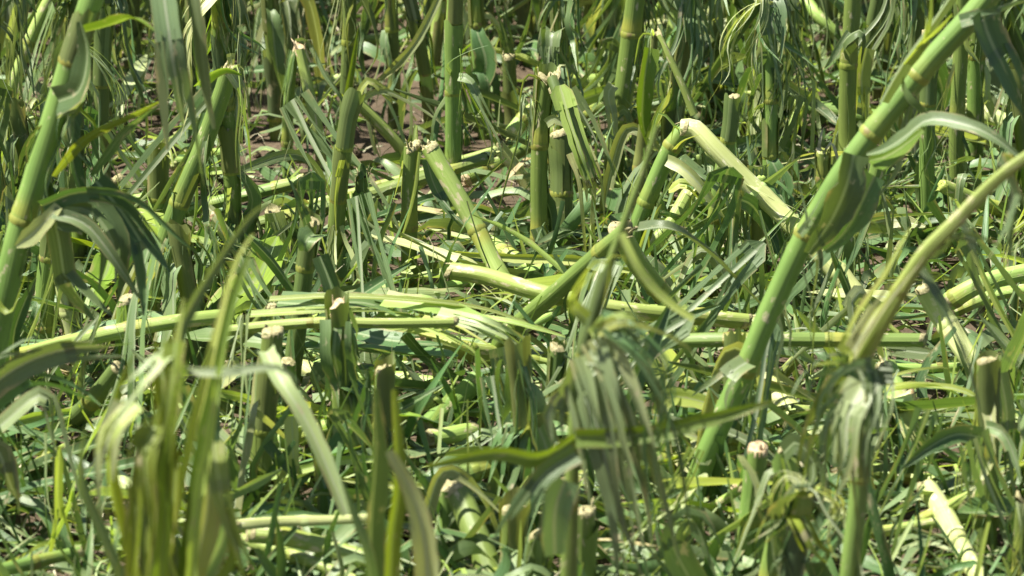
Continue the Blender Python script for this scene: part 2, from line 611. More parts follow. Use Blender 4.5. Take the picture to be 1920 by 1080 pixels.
def plant(kind, label, short, base, pts, w, cat='corn stalk', w1=None, mat='stalk', end='cut', endmat='pith', nodes=None, auto=2, sheaths=1, leaves=(), bent=None, group=None, shr=None, extra=(), flat=.03):
    """base (u, v) is where the stalk leaves the soil in the photograph, pts the way up: (u, v[, step back])"""
    Y = Yv(base[1])
    B = PY(base[0], base[1], Y)
    B.z = 0.0
    root = empty(kind, B)
    tag(root, label, cat, group or 'standing and broken corn stalks')
    def pt(q):
        return PY(q[0], q[1], Y + (q[2] if len(q) > 2 else 0))
    path = [B - Vector((0, 0, .03))] + [pt(q) for q in pts]
    k = pxm(B)
    r0 = w * k / 2
    r1 = (w1 or w * 0.92) * k / 2
    fr, idx, L = shaft(root, B, path, r0, r1, mat, end, nodes, endmat=endmat, flat=flat)
    for j in range(min(sheaths, len(idx))):
        i = idx[-1 - j] if j < len(idx) else 2
        sheath(root, B, fr, max(1, i), R.uniform(.05, .10), r0 + (r1 - r0) * i / len(fr), R.choice(('sheath', 'sheath', 'stalk')), R.uniform(.3, 2.2), R.uniform(1.0, 1.35))
    if bent:
        for bp in (bent if isinstance(bent, (list, tuple)) else [bent]):
            bw = bp.get('w', w)
            path2 = [pt(q) for q in bp['pts']]
            shaft(root, B, path2, bw * k / 2, bp.get('w1', bw * .85) * k / 2, bp.get('mat', mat), bp.get('end', 'none'), bp.get('nodes'), name='broken_top', end0=bp.get('end0', 'torn'), endmat=endmat, flat=bp.get('flat', .06))
    for lf in leaves:
        kw = dict(lf[3]) if len(lf) > 3 else {}
        leaf_part(root, B, [pt(q) for q in lf[0]], lf[1] * k, lf[2], **kw)
    if shr:
        for _ in range(shr // 2):                      # loose fibres at the break
            mb = MB()
            p = fr[-1][0]
            a = R.random() * 6.28
            d = Vector((math.cos(a), math.sin(a), 0))
            Lf = R.uniform(.03, .11)
            leaf_mesh(mb, [p + d * r1 * .8, p + d * (r1 + Lf * .25) + Vector((0, 0, Lf * R.uniform(0, .3))), p + d * (r1 + Lf * .4) - Vector((0, 0, Lf * R.uniform(.3, .8)))], R.uniform(.002, .007), tip=.1)
            kid(root, mb.build('torn_fibre', R.choice(('leaf_yellow', 'leaf_yellow', 'leaf_pale')), root, B))
    for k_ in range(auto + (4 if auto else 1) + (5 if 600 < base[1] < 1200 else 0)):
        i = R.choice(idx) if idx and R.random() < .6 else R.randint(len(fr) // 3, len(fr) - 1)
        hang_leaf(root, B, fr[i][0], L=min(R.uniform(.12, .3), fr[i][0].z * 1.2 + .04), w=R.uniform(.006, .02), near=.7 if k_ % 2 else .35)
    u, v = proj(B)
    if short:
        HEROES.append((u, v, B, short))
    return root

def fallen(kind, label, short, pts, w, mat='stalk', w1=None, cat='fallen stalk', end='cut', end0='cut', leaves=(), nodes=None, group='broken stalks lying on the ground', endmat='pith', flat=.06, gap=(.09, .14)):
    """pts: (u, v, height over the soil)"""
    path = [PH(*q) for q in pts]
    B = Vector((path[0].x, path[0].y, 0))
    root = empty(kind, B)
    tag(root, label, cat, group)
    k = pxm(path[0])
    shaft(root, B, path, w * k / 2, (w1 or w * .88) * k / 2, mat, end, nodes, end0=end0, endmat=endmat, flat=flat, gap=gap)
    for lf in leaves:
        kw = dict(lf[3]) if len(lf) > 3 else {}
        leaf_part(root, B, [PH(*q) for q in lf[0]], lf[1] * k, lf[2], **kw)
    if short:
        u, v = proj(B)
        HEROES.append((u, v, B, short))
    return root

def loose_leaf(label, pts, w, mat='leaf', kind='torn_leaf', group='torn leaves lying loose', cat='leaf', **kw):
    path = [PH(*q) for q in pts]
    k = pxm(path[0])
    mb = MB()
    leaf_mesh(mb, path, w * k, **kw)
    o = mb.build(kind, mat, None, path[0])
    o.location = path[0]
    tag(o, label, cat, group)
    return o

#@@STRUCTURE
# ------------------------------------------------------------------ soil
def soil_h(x, y):
    if not (-3 < x < 3 and 3 < y < 10):
        return -0.012
    v = Vector((x, y, 0))
    h = 0.010 * noise.noise(v * 3.0) + 0.008 * noise.noise(v * 11) + 0.006 * abs(noise.noise(v * 28)) + 0.0035 * noise.noise(v * 70)
    return h - 0.012

xs = [-400, -80, -20, -6] + [-2 + i * 0.018 for i in range(223)] + [6, 20, 80, 400]
ys = [-60, -10, 0, 3.2] + [4.0 + i * 0.018 for i in range(290)] + [12, 30, 120, 500]
mb = MB()
for y in ys:
    for x in xs:
        mb.add((x, y, soil_h(x, y)), (x, y))
nx = len(xs)
for j in range(len(ys) - 1):
    for i in range(nx - 1):
        a = j * nx + i
        mb.f.append((a, a + 1, a + 1 + nx, a + nx))

def soil_mat():
    m, nt, N, L = new_mat('dry brown soil')
    tc = N.new('ShaderNodeTexCoord')
    def nz(sc, det=6.0):
        n = N.new('ShaderNodeTexNoise')
        n.inputs['Scale'].default_value = sc
        n.inputs['Detail'].default_value = det
        n.inputs['Roughness'].default_value = .65
        L.new(tc.outputs['Object'], n.inputs['Vector'])
        return n.outputs['Fac']
    a, b, c = nz(5), nz(60), nz(300)
    r = ramp(N, [(.3, (.066, .049, .033)), (.55, (.115, .085, .059)), (.75, (.20, .157, .112))])
    L.new(maths(N, L, 'MULTIPLY_ADD', a, .45, maths(N, L, 'MULTIPLY', b, .55)), r.inputs[0])
    p = N.new('ShaderNodeBsdfPrincipled')
    L.new(r.outputs[0], p.inputs['Base Color'])
    p.inputs['Roughness'].default_value = .95
    p.inputs['Specular IOR Level'].default_value = .15
    bm = N.new('ShaderNodeBump')
    bm.inputs['Strength'].default_value = .9
    bm.inputs['Distance'].default_value = .006
    L.new(maths(N, L, 'MULTIPLY_ADD', c, .4, b), bm.inputs['Height'])
    L.new(bm.outputs[0], p.inputs['Normal'])
    out = N.new('ShaderNodeOutputMaterial')
    L.new(p.outputs[0], out.inputs[0])
    return m
SOIL = soil_mat()
o = mb.build('soil', SOIL)
tag(o, 'bare brown field soil between the broken corn rows', None, None, 'structure')

#@@HEROES
# ------------------------------------------------------------------ back half of the view
E = dict
plant('kinked_corn_stalk', 'pale-topped stub with its snapped stalk leaning down to the right, beside open soil', 'the stub beside the open soil',
      (768, 548), [(767, 500), (770, 400), (774, 274)], 31, 'corn stalk', 30, end='torn', nodes=[.18, .55], auto=0, sheaths=0, shr=3,
      bent=E(pts=[(806, 276, -.01), (845, 345, -.03), (890, 425, -.05), (940, 520, -.09), (985, 592, -.12)], w=32, w1=34, mat='stalk_yellow', nodes=[.5, .9], end0='cut'),
      leaves=[([(786, 285, -.02), (776, 360, -.03), (758, 430, -.03), (740, 470, -.03)], 9, 'leaf_pale', E(strips=1, tip=.2)),
              ([(800, 300, .01), (815, 350, .0), (845, 400, -.02), (880, 440, -.03)], 26, 'leaf_grey', E(strips=3, tear=.5, spread=.08)),
              ([(757, 300, .02), (748, 380, .03), (757, 440, .03)], 12, 'leaf_pale', E(strips=2, tear=.3, spread=.05))])
plant('kinked_corn_stalk', 'narrow stalk folded into an upside-down V with brown tip, left of centre', 'the upside-down V stalk',
      (540, 335), [(541, 250), (547, 130), (556, 95)], 25, w1=17, end='torn', endmat='pith_brown', nodes=[.4], auto=1, sheaths=0, shr=5,
      bent=E(pts=[(562, 92, -.01), (575, 150, -.02), (590, 220, -.04), (612, 330, -.06)], w=20, w1=28, mat='stalk_yellow', nodes=[.85]),
      leaves=[([(556, 78), (580, 80, -.01), (610, 140, -.03), (645, 190, -.05), (655, 235, -.05)], 16, 'leaf_grey', E(strips=1))])
plant('kinked_corn_stalk', 'thick stub with a shredded head bent down to the right and hail-pocked pale sheath', 'the shredded-headed stub',
      (1012, 515), [(1010, 420), (1014, 280), (1024, 150)], 36, w1=30, end='torn', nodes=[.3, .72], auto=1, sheaths=1, shr=8,
      bent=E(pts=[(1040, 150, -.02), (1062, 210, -.05), (1088, 280, -.07), (1108, 335, -.08)], w=34, w1=26, mat='sheath', nodes=[.85], end='torn', flat=.3),
      leaves=[([(1085, 280, -.06), (1105, 330, -.07), (1112, 400, -.07), (1118, 490, -.06)], 50, 'leaf_pale', E(strips=5, tear=.1, spread=.06, tip=.6, droop=.8)),
              ([(1050, 160, -.05), (1066, 220, -.07), (1090, 290, -.09), (1112, 350, -.09)], 42, 'leaf_yellow', E(strips=5, tear=.25, spread=.06, tip=.2, fold=.4, rag=.2, ripple=.15, base_w=.4)),
              ([(1064, 170, -.03), (1100, 230, -.04), (1130, 310, -.05), (1150, 390, -.05)], 40, 'leaf_grey', E(strips=5, tear=.2, spread=.08)),
              ([(1025, 232, -.04), (1040, 222, -.05), (1066, 240, -.06)], 18, 'leaf_pale', E(strips=1, tip=.1)),
              ([(1005, 428, -.04), (1022, 470, -.05), (1045, 520, -.05), (1060, 548, -.05)], 34, 'leaf', E(strips=3, tear=.4, spread=.1))])
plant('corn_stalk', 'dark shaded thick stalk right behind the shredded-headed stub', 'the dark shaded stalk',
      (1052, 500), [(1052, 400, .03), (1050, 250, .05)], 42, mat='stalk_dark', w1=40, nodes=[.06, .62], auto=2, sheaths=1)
plant('corn_stalk', 'tall smooth stalk leaning a little right at top centre, its top out of view', 'the tall smooth stalk at top centre',
      (1148, 372), [(1152, 300), (1172, 150), (1194, -20), (1212, -160)], 42, w1=36, nodes=[.08, .34, .62, .85], auto=3, sheaths=1,
      leaves=[([(1150, 160, -.03), (1140, 175, -.04), (1150, 230, -.05), (1150, 285, -.05)], 22, 'leaf_pale', E(strips=2, tear=.5, spread=.05)),
              ([(1160, 210, -.03), (1175, 205, -.04), (1190, 260, -.05), (1200, 330, -.05)], 18, 'leaf_grey', E(strips=3, tear=.3, spread=.06))])
plant('corn_stalk', 'tall upright green stalk with a dark joint halfway, behind the open soil', 'the upright stalk behind the open soil',
      (846, 440), [(848, 300), (852, 140), (853, -10), (852, -140)], 31, nodes=[.1, .28, .5, .72], auto=4, sheaths=2,
      leaves=[([(852, 145), (838, 120, -.03), (880, 95, -.04), (915, 85, -.05)], 8, 'leaf_grey', E()),
              ([(860, 145, -.02), (880, 150, -.03), (900, 190, -.04), (935, 270, -.05), (930, 320, -.05)], 16, 'leaf_grey', E(strips=3, tear=.3, spread=.08))])
plant('broken_corn_stalk', 'pale yellow broken stalk leaning right against the shredded-headed stub', 'the pale leaning stalk by the shredded-headed stub',
      (1010, 395), [(1000, 372), (975, 325), (936, 276)], 30, w1=25, mat='peeled', end='torn', nodes=[.45], auto=0, sheaths=0,
      leaves=[([(938, 280), (915, 235), (898, 205)], 20, 'leaf_grey', E(strips=3, tear=.2, spread=.1))])
plant('broken_corn_stalk', 'yellowish stalk snapped and slanting down to the right behind the pale-topped stub', 'the yellowish slanting stalk',
      (775, 330), [(757, 292), (722, 245), (668, 190)], 26, w1=22, mat='stalk_yellow', end='torn', endmat='pith_brown', nodes=[.3], auto=1, sheaths=0, shr=4,
      leaves=[([(668, 190), (690, 150, .0), (730, 180, .0), (790, 215, .0)], 14, 'leaf_yellow', E(strips=3, tear=.5, spread=.1)),
              ([(668, 190), (720, 170), (780, 205), (800, 230)], 12, 'leaf_pale', E(strips=2, tear=.5, spread=.1))])
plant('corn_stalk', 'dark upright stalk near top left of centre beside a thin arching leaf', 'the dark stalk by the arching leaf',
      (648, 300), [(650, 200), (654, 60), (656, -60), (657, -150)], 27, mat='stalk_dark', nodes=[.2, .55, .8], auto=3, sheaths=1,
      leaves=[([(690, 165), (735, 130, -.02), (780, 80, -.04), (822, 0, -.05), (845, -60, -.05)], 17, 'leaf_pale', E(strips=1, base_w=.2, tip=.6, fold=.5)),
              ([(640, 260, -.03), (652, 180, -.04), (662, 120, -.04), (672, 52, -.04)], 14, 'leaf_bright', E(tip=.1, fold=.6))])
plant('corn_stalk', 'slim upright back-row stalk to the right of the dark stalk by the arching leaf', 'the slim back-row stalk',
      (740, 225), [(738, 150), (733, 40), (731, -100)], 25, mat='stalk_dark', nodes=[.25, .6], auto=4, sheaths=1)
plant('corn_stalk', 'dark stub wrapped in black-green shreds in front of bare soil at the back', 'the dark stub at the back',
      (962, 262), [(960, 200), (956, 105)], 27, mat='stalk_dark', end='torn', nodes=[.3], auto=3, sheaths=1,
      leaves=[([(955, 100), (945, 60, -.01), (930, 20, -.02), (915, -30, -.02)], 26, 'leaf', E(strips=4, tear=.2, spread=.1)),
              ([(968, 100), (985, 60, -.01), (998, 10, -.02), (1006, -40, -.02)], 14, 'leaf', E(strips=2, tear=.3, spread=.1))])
plant('kinked_corn_stalk', 'upright pale sheath torn at its pointed tip with a thin brown strip falling right', 'the pointed pale sheath',
      (1195, 440), [(1195, 350), (1205, 260), (1218, 150), (1226, 66)], 30, w1=14, mat='sheath', end='torn', nodes=[.1, .42], auto=2, sheaths=0, shr=4,
      bent=E(pts=[(1236, 66, -.01), (1252, 100, -.02), (1275, 150, -.03), (1300, 215, -.04)], w=12, w1=16, mat='stalk_yellow', nodes=[]),
      leaves=[([(1218, 90, -.02), (1208, 150, -.03), (1204, 220, -.03), (1215, 270, -.03)], 34, 'leaf_bright', E(fold=.6, tip=.3)),
              ([(1216, 260, -.04), (1240, 200, -.05), (1250, 180, -.05)], 16, 'leaf_bright', E(tip=.1))])
plant('kinked_corn_stalk', 'stalk folded at a pale knuckle, its bright peeled top lying down to the right', 'the bright peeled stalk',
      (1165, 560), [(1190, 450), (1225, 350), (1258, 275), (1282, 243)], 34, w1=34, mat='stalk', end='none', nodes=[.2, .62, .9], auto=1, sheaths=0, shr=5,
      bent=[E(pts=[(1281, 240, -.005), (1304, 241, -.012), (1340, 278, -.03), (1400, 340, -.05), (1460, 396, -.07), (1520, 455, -.10), (1580, 520, -.13), (1650, 610, -.17)], w=32, w1=40, mat='peeled', nodes=[.38, .78], end0='torn')],
      leaves=[([(1252, 300, -.03), (1285, 318, -.05), (1320, 355, -.06), (1358, 408, -.06)], 24, 'leaf_pale', E(strips=1, fold=.4, tip=.1)),
              ([(1275, 300, -.02), (1310, 330, -.03), (1350, 370, -.04), (1366, 415, -.04)], 30, 'leaf_grey', E(strips=4, tear=.4, spread=.08)),
              ([(1262, 280, -.03), (1280, 262, -.04), (1312, 252, -.04)], 14, 'leaf_yellow', E(tip=.1)),
              ([(1400, 345, -.06), (1440, 372, -.09), (1480, 395, -.10), (1506, 412, -.10)], 8, 'leaf_pale', E(strips=3, tear=.3, spread=.1))])
plant('corn_stub', 'slender leaning stub with a neat cut top beneath a dangling leaf, right of centre', 'the slender leaning stub',
      (1330, 545), [(1338, 450), (1350, 340), (1368, 245), (1374, 186)], 33, w1=26, cat='corn stub', nodes=[.12, .45, .82], auto=1, sheaths=1)
plant('corn_stub', 'short stub with two dry spikes on top, left of the big slanting stalk', 'the spiked short stub',
      (1538, 450), [(1540, 370), (1543, 286)], 31, w1=27, cat='corn stub', mat='stalk', end='torn', endmat='stalk_yellow', nodes=[.15, .8], auto=1, sheaths=1,
      leaves=[([(1550, 280), (1560, 265), (1574, 310), (1588, 350)], 6, 'fibre', E(tip=.3)), ([(1534, 285), (1540, 250), (1545, 238)], 6, 'fibre', E(tip=.1))])
plant('corn_stalk', 'upright two-toned stalk with a dark leaf hooked over its joint, upper right', 'the two-toned stalk',
      (1586, 415), [(1588, 300), (1590, 130), (1602, 0), (1612, -120)], 33, nodes=[.12, .6, .85], auto=1, sheaths=1,
      leaves=[([(1592, 105, -.03), (1580, 80, -.05), (1610, 55, -.06), (1625, 70, -.06), (1615, 120, -.06)], 42, 'leaf', E(fold=.5)),
              ([(1592, 60, -.03), (1578, 80, -.04), (1560, 110, -.05), (1546, 128, -.05)], 14, 'leaf_grey', E()),
              ([(1625, 90, .05), (1615, 140, .04), (1618, 190, .03), (1622, 235, .03)], 34, 'leaf_yellow', E(strips=3, tear=.6, spread=.1, tip=.4))])
plant('corn_stalk', 'green stalk just right of the big slanting stalk, partly behind a leaf', 'the green stalk with a low joint',
      (1738, 452), [(1738, 340), (1741, 180), (1743, 60)], 31, nodes=[.1, .7], auto=1, sheaths=1)
plant('corn_stalk', 'light green stalk of the close pair at upper right', 'the light stalk of the close pair',
      (1795, 400), [(1796, 260), (1801, 90), (1806, -60)], 29, nodes=[.1, .45, .75], auto=2, sheaths=1)
plant('corn_stalk', 'dark shaded stalk of the close pair at upper right', 'the dark stalk of the close pair',
      (1826, 330), [(1828, 200), (1832, 60), (1834, -80)], 36, mat='stalk', nodes=[.3, .6], auto=2, sheaths=1)
plant('corn_stalk', 'leaning dark green stalk crossing behind the big slanting stalk', 'the crossing dark green stalk',
      (1565, 590), [(1590, 490), (1625, 390), (1655, 290)], 34, mat='stalk', nodes=[.2, .6], auto=1, sheaths=0)
plant('corn_stalk', 'pale green upright stalk half hidden by hanging shreds, left of the open soil', 'the pale upright stalk left of the soil',
      (628, 552), [(630, 450), (637, 330), (648, 235), (660, 190)], 33, mat='stalk', nodes=[.2, .55, .8], auto=2, sheaths=2,
      leaves=[([(640, 300, -.03), (625, 370, -.03), (622, 440, -.03)], 16, 'leaf_yellow', E(strips=3, tear=.3, spread=.06))])
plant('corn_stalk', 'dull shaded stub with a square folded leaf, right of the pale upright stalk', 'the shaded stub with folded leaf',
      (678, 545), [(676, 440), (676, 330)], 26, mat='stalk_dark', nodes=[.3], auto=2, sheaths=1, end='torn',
      leaves=[([(672, 325), (680, 318, -.02), (688, 350, -.03), (690, 420, -.03)], 26, 'leaf', E(strips=4, tear=.4, spread=.06))])
plant('corn_stalk', 'slanting thick stalk with a yellow joint and torn white fibres on top, upper left', 'the slanting thick stalk',
      (262, 620), [(300, 490), (340, 370), (380, 280), (415, 190), (432, 130)], 40, w1=32, end='torn', nodes=[.12, .53], auto=1, sheaths=1, shr=5,
      leaves=[([(372, 160, -.05), (395, 138, -.06), (425, 128, -.06), (452, 140, -.06)], 24, 'leaf_bright', E(fold=.5, tip=.2)),
              ([(430, 135, -.03), (455, 180, -.03), (452, 260, -.03), (462, 350, -.03)], 28, 'leaf_grey', E(strips=5, tear=.05, spread=.05, droop=.7)),
              ([(440, 150, -.02), (462, 230, -.02), (470, 320, -.02)], 12, 'leaf_yellow', E(strips=2, tear=.3, spread=.05)),
              ([(432, 100), (433, 120), (430, 140)], 16, 'leaf_pale', E(strips=3, tear=.1, spread=.1))])
plant('corn_stub', 'squat stub with brown torn top just left of the slanting thick stalk', 'the squat brown-topped stub',
      (290, 480), [(294, 390), (298, 285)], 40, w1=36, cat='corn stub', endmat='pith_brown', nodes=[.2, .68], auto=1, sheaths=1,
      leaves=[([(310, 270), (322, 285, -.02), (330, 310, -.03)], 34, 'leaf_yellow', E(strips=4, tear=.1, spread=.1))])
plant('broken_corn_stalk', 'short yellow-green stalk leaning left behind the squat brown-topped stub', 'the short yellow leaning stalk',
      (282, 412), [(262, 385), (218, 335)], 30, mat='stalk_yellow', w1=24, nodes=[.5], auto=0, sheaths=0, end='cut')
plant('corn_stalk', 'shaded stalk with a joint standing just right of the tall blurred stalk at left', 'the shaded left stalk',
      (82, 690), [(84, 600), (90, 520), (100, 430)], 42, mat='stalk', nodes=[.4, .85], auto=1, sheaths=1)
plant('broken_corn_stalk', 'bright peeled stalk with a tan scar, standing between dark leaves at left', 'the bright scarred stalk',
      (160, 700), [(143, 640), (125, 570), (110, 480)], 38, w1=32, mat='peeled', nodes=[.6], auto=0, sheaths=0, end='torn')
plant('broken_corn_stalk', 'pale torn husk of a stalk in sun at far left', 'the pale torn husk',
      (25, 420), [(30, 350), (40, 270), (48, 205)], 38, w1=28, mat='peeled', nodes=[.3], end='torn', auto=0, sheaths=0, shr=6,
      leaves=[([(35, 215), (55, 225, -.02), (52, 260, -.02), (48, 310, -.02)], 30, 'leaf_pale', E(strips=3, tear=.3, spread=.1)),
              ([(20, 260, -.02), (10, 290, -.03), (12, 330, -.03)], 22, 'leaf_yellow', E(strips=2, tear=.3))])
plant('corn_stalk', 'pale curled leaf sheath standing in the top left corner', 'the curled corner sheath',
      (18, 175), [(16, 110), (32, 40), (48, -20)], 30, w1=26, mat='sheath', nodes=[.2], auto=2, sheaths=0, end='torn',
      leaves=[([(45, -20, -.03), (30, 20, -.04), (18, 70, -.04), (12, 110, -.04)], 38, 'leaf_pale', E(fold=.7, tip=.2))])
plant('broken_corn_stalk', 'bright yellow-white stalk lying slanted with a brown torn tip, left of centre', 'the bright stalk with brown tip',
      (505, 575), [(480, 520), (440, 460), (398, 405)], 30, mat='peeled', w1=24, nodes=[.5], end='torn', endmat='pith_brown', auto=0, sheaths=0,
      leaves=[([(398, 425), (392, 440, -.02), (405, 460, -.03)], 26, 'leaf_yellow', E(strips=2, tear=.3)),
              ([(390, 390), (410, 410, -.01), (430, 450, -.02)], 18, 'leaf_pale', E())])
plant('corn_stalk', 'shredded pale stalk split into long strips, left of the centre green stalk', 'the shredded pale stalk',
      (545, 560), [(535, 500), (520, 440), (512, 400)], 30, mat='peeled', w1=30, nodes=[], end='torn', auto=0, sheaths=0,
      leaves=[([(512, 400, -.03), (525, 440, -.04), (540, 490, -.04), (556, 555, -.04)], 44, 'leaf_yellow', E(strips=6, tear=.1, spread=.04, tip=.6)),
              ([(505, 400, -.03), (508, 450, -.04), (515, 500, -.04)], 20, 'leaf_yellow', E(strips=3, tear=.1, spread=.05))])
plant('corn_stalk', 'dark green stalk rising slightly right through the fallen stems, left of centre', 'the centre dark green stalk',
      (537, 780), [(548, 690), (562, 590), (576, 480), (582, 420)], 37, w1=33, mat='stalk_dark', nodes=[.05, .82], auto=0, sheaths=1,
      leaves=[([(600, 480, -.03), (622, 540, -.04), (640, 610, -.05), (670, 690, -.06)], 32, 'leaf', E(fold=.6, tip=.5, strips=2, tear=.7, spread=.05)),
              ([(590, 440, -.02), (575, 450, -.05), (570, 470, -.05)], 44, 'leaf', E(fold=.5, tip=.4)),
              ([(575, 420, -.03), (560, 370, -.04), (545, 320, -.04)], 24, 'leaf', E(strips=3, tear=.4, spread=.1))])

# ------------------------------------------------------------------ middle: stubs and fallen stems
plant('corn_stub', 'short neat stub with a pale flat top beside the fallen stem at left', 'the neat stub at left',
      (228, 760), [(231, 690), (236, 562)], 31, cat='corn stub', w1=32, mat='stalk', nodes=[.45], auto=2, sheaths=0)
plant('corn_stub', 'thick stub with a pale rough top in front of the centre dark green stalk', 'the thick stub below centre left',
      (482, 955), [(490, 850), (502, 730), (511, 622)], 44, cat='corn stub', w1=40, nodes=[.04, .55], auto=1, sheaths=1)
plant('corn_stub', 'small stub with cream top squeezed beside the centre dark green stalk', 'the small cream-topped stub',
      (540, 860), [(541, 770), (541, 682)], 30, cat='corn stub', w1=28, nodes=[.4], auto=1, sheaths=0)
plant('corn_stub', 'stub with a chalky pale domed top behind the broad blurred blades at bottom', 'the chalky-topped stub',
      (715, 985), [(717, 850), (720, 695)], 38, cat='corn stub', w1=36, nodes=[.2, .7], auto=1, sheaths=1)
plant('corn_stub', 'short fat stub with an orange-brown rim in the middle of the fallen stems', 'the short fat centre stub',
      (914, 612), [(916, 580), (919, 543)], 34, cat='corn stub', w1=34, mat='stalk', endmat='pith', nodes=[.15], auto=0, sheaths=0)
plant('corn_stub', 'stub with a pinkish cut top left of the blurred front plant', 'the pink-topped stub',
      (1036, 860), [(1040, 760), (1046, 655)], 34, cat='corn stub', w1=31, mat='stalk_dark', nodes=[.5], auto=1, sheaths=1)
plant('corn_stub', 'tiny stub with a brown hollow top low among litter, right of centre', 'the tiny hollow stub',
      (1326, 775), [(1328, 722)], 26, cat='corn stub', w1=26, endmat='pith_brown', mat='stalk_yellow', nodes=[], auto=0, sheaths=0)
plant('corn_stub', 'upright stub with a brownish torn rim behind the lower end of the big slanting stalk', 'the stub behind the slanting stalk',
      (1366, 920), [(1370, 820), (1376, 720), (1381, 640)], 42, w1=30, cat='corn stub', nodes=[.3, .66], auto=1, sheaths=1)
plant('corn_stub', 'tall sunlit stub with a flat cream top and ringed joints at the right edge', 'the tall stub at right',
      (1846, 1075), [(1848, 930), (1850, 800), (1852, 678)], 46, w1=40, cat='corn stub', nodes=[.06, .37, .70], auto=0, sheaths=1,
      leaves=[([(1840, 820, -.03), (1790, 815, -.06), (1740, 840, -.08), (1690, 880, -.09)], 34, 'leaf', E(fold=.4, tip=.05)),
              ([(1850, 800, -.03), (1880, 810, -.05), (1900, 850, -.06), (1915, 920, -.07)], 26, 'leaf_grey', E(fold=.4, strips=3, tear=.6, spread=.05)),
              ([(1875, 700, .02), (1888, 780, .02), (1885, 900, .02), (1890, 1000, .02)], 34, 'leaf_grey', E(strips=4, tear=.4, spread=.05))])
plant('kinked_corn_stalk', 'kinked stub whose pale ripped stem hangs down to the right in front of dark leaves', 'the kinked pale stem at right',
      (1648, 860), [(1646, 780), (1644, 695)], 36, w1=34, mat='stalk_dark', nodes=[.3], auto=1, sheaths=0, shr=3,
      bent=[E(pts=[(1662, 686, -.02), (1682, 740, -.05), (1708, 810, -.08), (1738, 880, -.10)], w=38, w1=44, mat='stalk_yellow', nodes=[.5], end0='cut', end='torn')],
      leaves=[([(1690, 775, -.09), (1712, 820, -.11), (1740, 885, -.12)], 44, 'peeled', E(strips=5, tear=.1, spread=.05, tip=.5)),
              ([(1640, 760, -.03), (1655, 800, -.05), (1680, 850, -.05)], 34, 'leaf', E(strips=2, tear=.5))])
plant('corn_stub', 'stub with a browned hollow cut end in front of the big slanting stalk', 'the browned hollow stub',
      (1396, 1120), [(1402, 1000), (1415, 900), (1421, 842)], 46, w1=38, cat='corn stub', endmat='pith_brown', end='torn', nodes=[.2, .6], auto=0, sheaths=1,
      leaves=[([(1395, 880, -.03), (1400, 880, -.04), (1420, 930, -.04), (1430, 960, -.04)], 54, 'leaf_pale', E(fold=-.4, strips=2, tear=.6)),])
plant('kinked_corn_stalk', 'chewed cream-topped stub with a smooth sunlit stem fallen forward, bottom centre', 'the chewed stub at bottom centre',
      (842, 1060), [(842, 980), (841, 915)], 38, w1=40, end='torn', nodes=[.4], auto=1, sheaths=0, shr=4,
      bent=E(pts=[(860, 925, -.02), (882, 980, -.05), (905, 1040, -.08), (930, 1110, -.11)], w=46, w1=50, mat='stalk', nodes=[.9], end0='cut'))
plant('corn_stub', 'stub with a flat pale top under a drooping leaf, bottom centre', 'the flat-topped stub at bottom centre',
      (962, 1130), [(962, 1040), (966, 955)], 52, w1=46, cat='corn stub', nodes=[.5], auto=0, sheaths=1)
plant('corn_stalk', 'big slanting stalk with dark torn leaves running up to the top right corner', 'the big slanting stalk',
      (1272, 1000), [(1310, 890), (1352, 790), (1398, 690), (1440, 590), (1500, 462), (1556, 365), (1618, 272), (1690, 180), (1750, 105), (1830, 20), (1900, -70)], 43, w1=44, mat='stalk', nodes=[.30, .52, .70, .80], auto=0, sheaths=0,
      leaves=[([(1600, 290, -.04), (1590, 340, -.05), (1560, 410, -.05), (1515, 475, -.05)], 62, 'leaf', E(fold=.3, tip=.35, rag=.25, ripple=.25, n0=Vector((.35, -.93, .1)))),
              ([(1640, 330, -.02), (1610, 390, -.03), (1580, 440, -.03), (1545, 470, -.03)], 50, 'leaf', E(fold=.3, tip=.3, rag=.2, n0=Vector((.4, -.9, .15)))),
              ([(1690, 160, -.06), (1700, 190, -.08), (1730, 215, -.09), (1745, 235, -.09)], 46, 'leaf', E(fold=.4, tip=.2)),
              ([(1625, 290, -.05), (1660, 280, -.07), (1700, 255, -.09), (1740, 225, -.10), (1800, 232, -.12), (1860, 255, -.14), (1930, 310, -.15)], 30, 'leaf_grey', E(fold=.5, base_w=.2)),
              ([(1630, 300, -.04), (1660, 295, -.06), (1700, 270, -.07), (1735, 240, -.08)], 46, 'leaf_bright', E(fold=.3, base_w=.2, tip=.1)),
              ([(1650, 190, -.05), (1690, 120, -.06), (1740, 50, -.07), (1790, -20, -.07)], 34, 'leaf_grey', E(fold=.7, tip=.7)),
              ([(1700, 120, -.07), (1740, 70, -.08), (1770, 20, -.08), (1790, -30, -.08)], 26, 'leaf_yellow', E(strips=3, tear=.4)),
              ([(1840, 20, -.06), (1850, 60, -.06), (1880, 130, -.06), (1910, 220, -.06)], 70, 'leaf', E(strips=3, tear=.5, fold=.3, spread=.06)),
              ([(1800, 40, -.06), (1835, 30, -.06), (1880, 10, -.06), (1940, 10, -.06)], 26, 'leaf_grey', E(strips=2, tear=.4)),
              ([(1500, 440, -.04), (1530, 400, -.05), (1560, 350, -.05), (1580, 310, -.05)], 16, 'leaf_grey', E(strips=3, tear=.3)),
              ([(1400, 680, -.03), (1370, 700, -.05), (1345, 740, -.05), (1330, 790, -.05)], 40, 'leaf_grey', E(strips=4, tear=.4))])

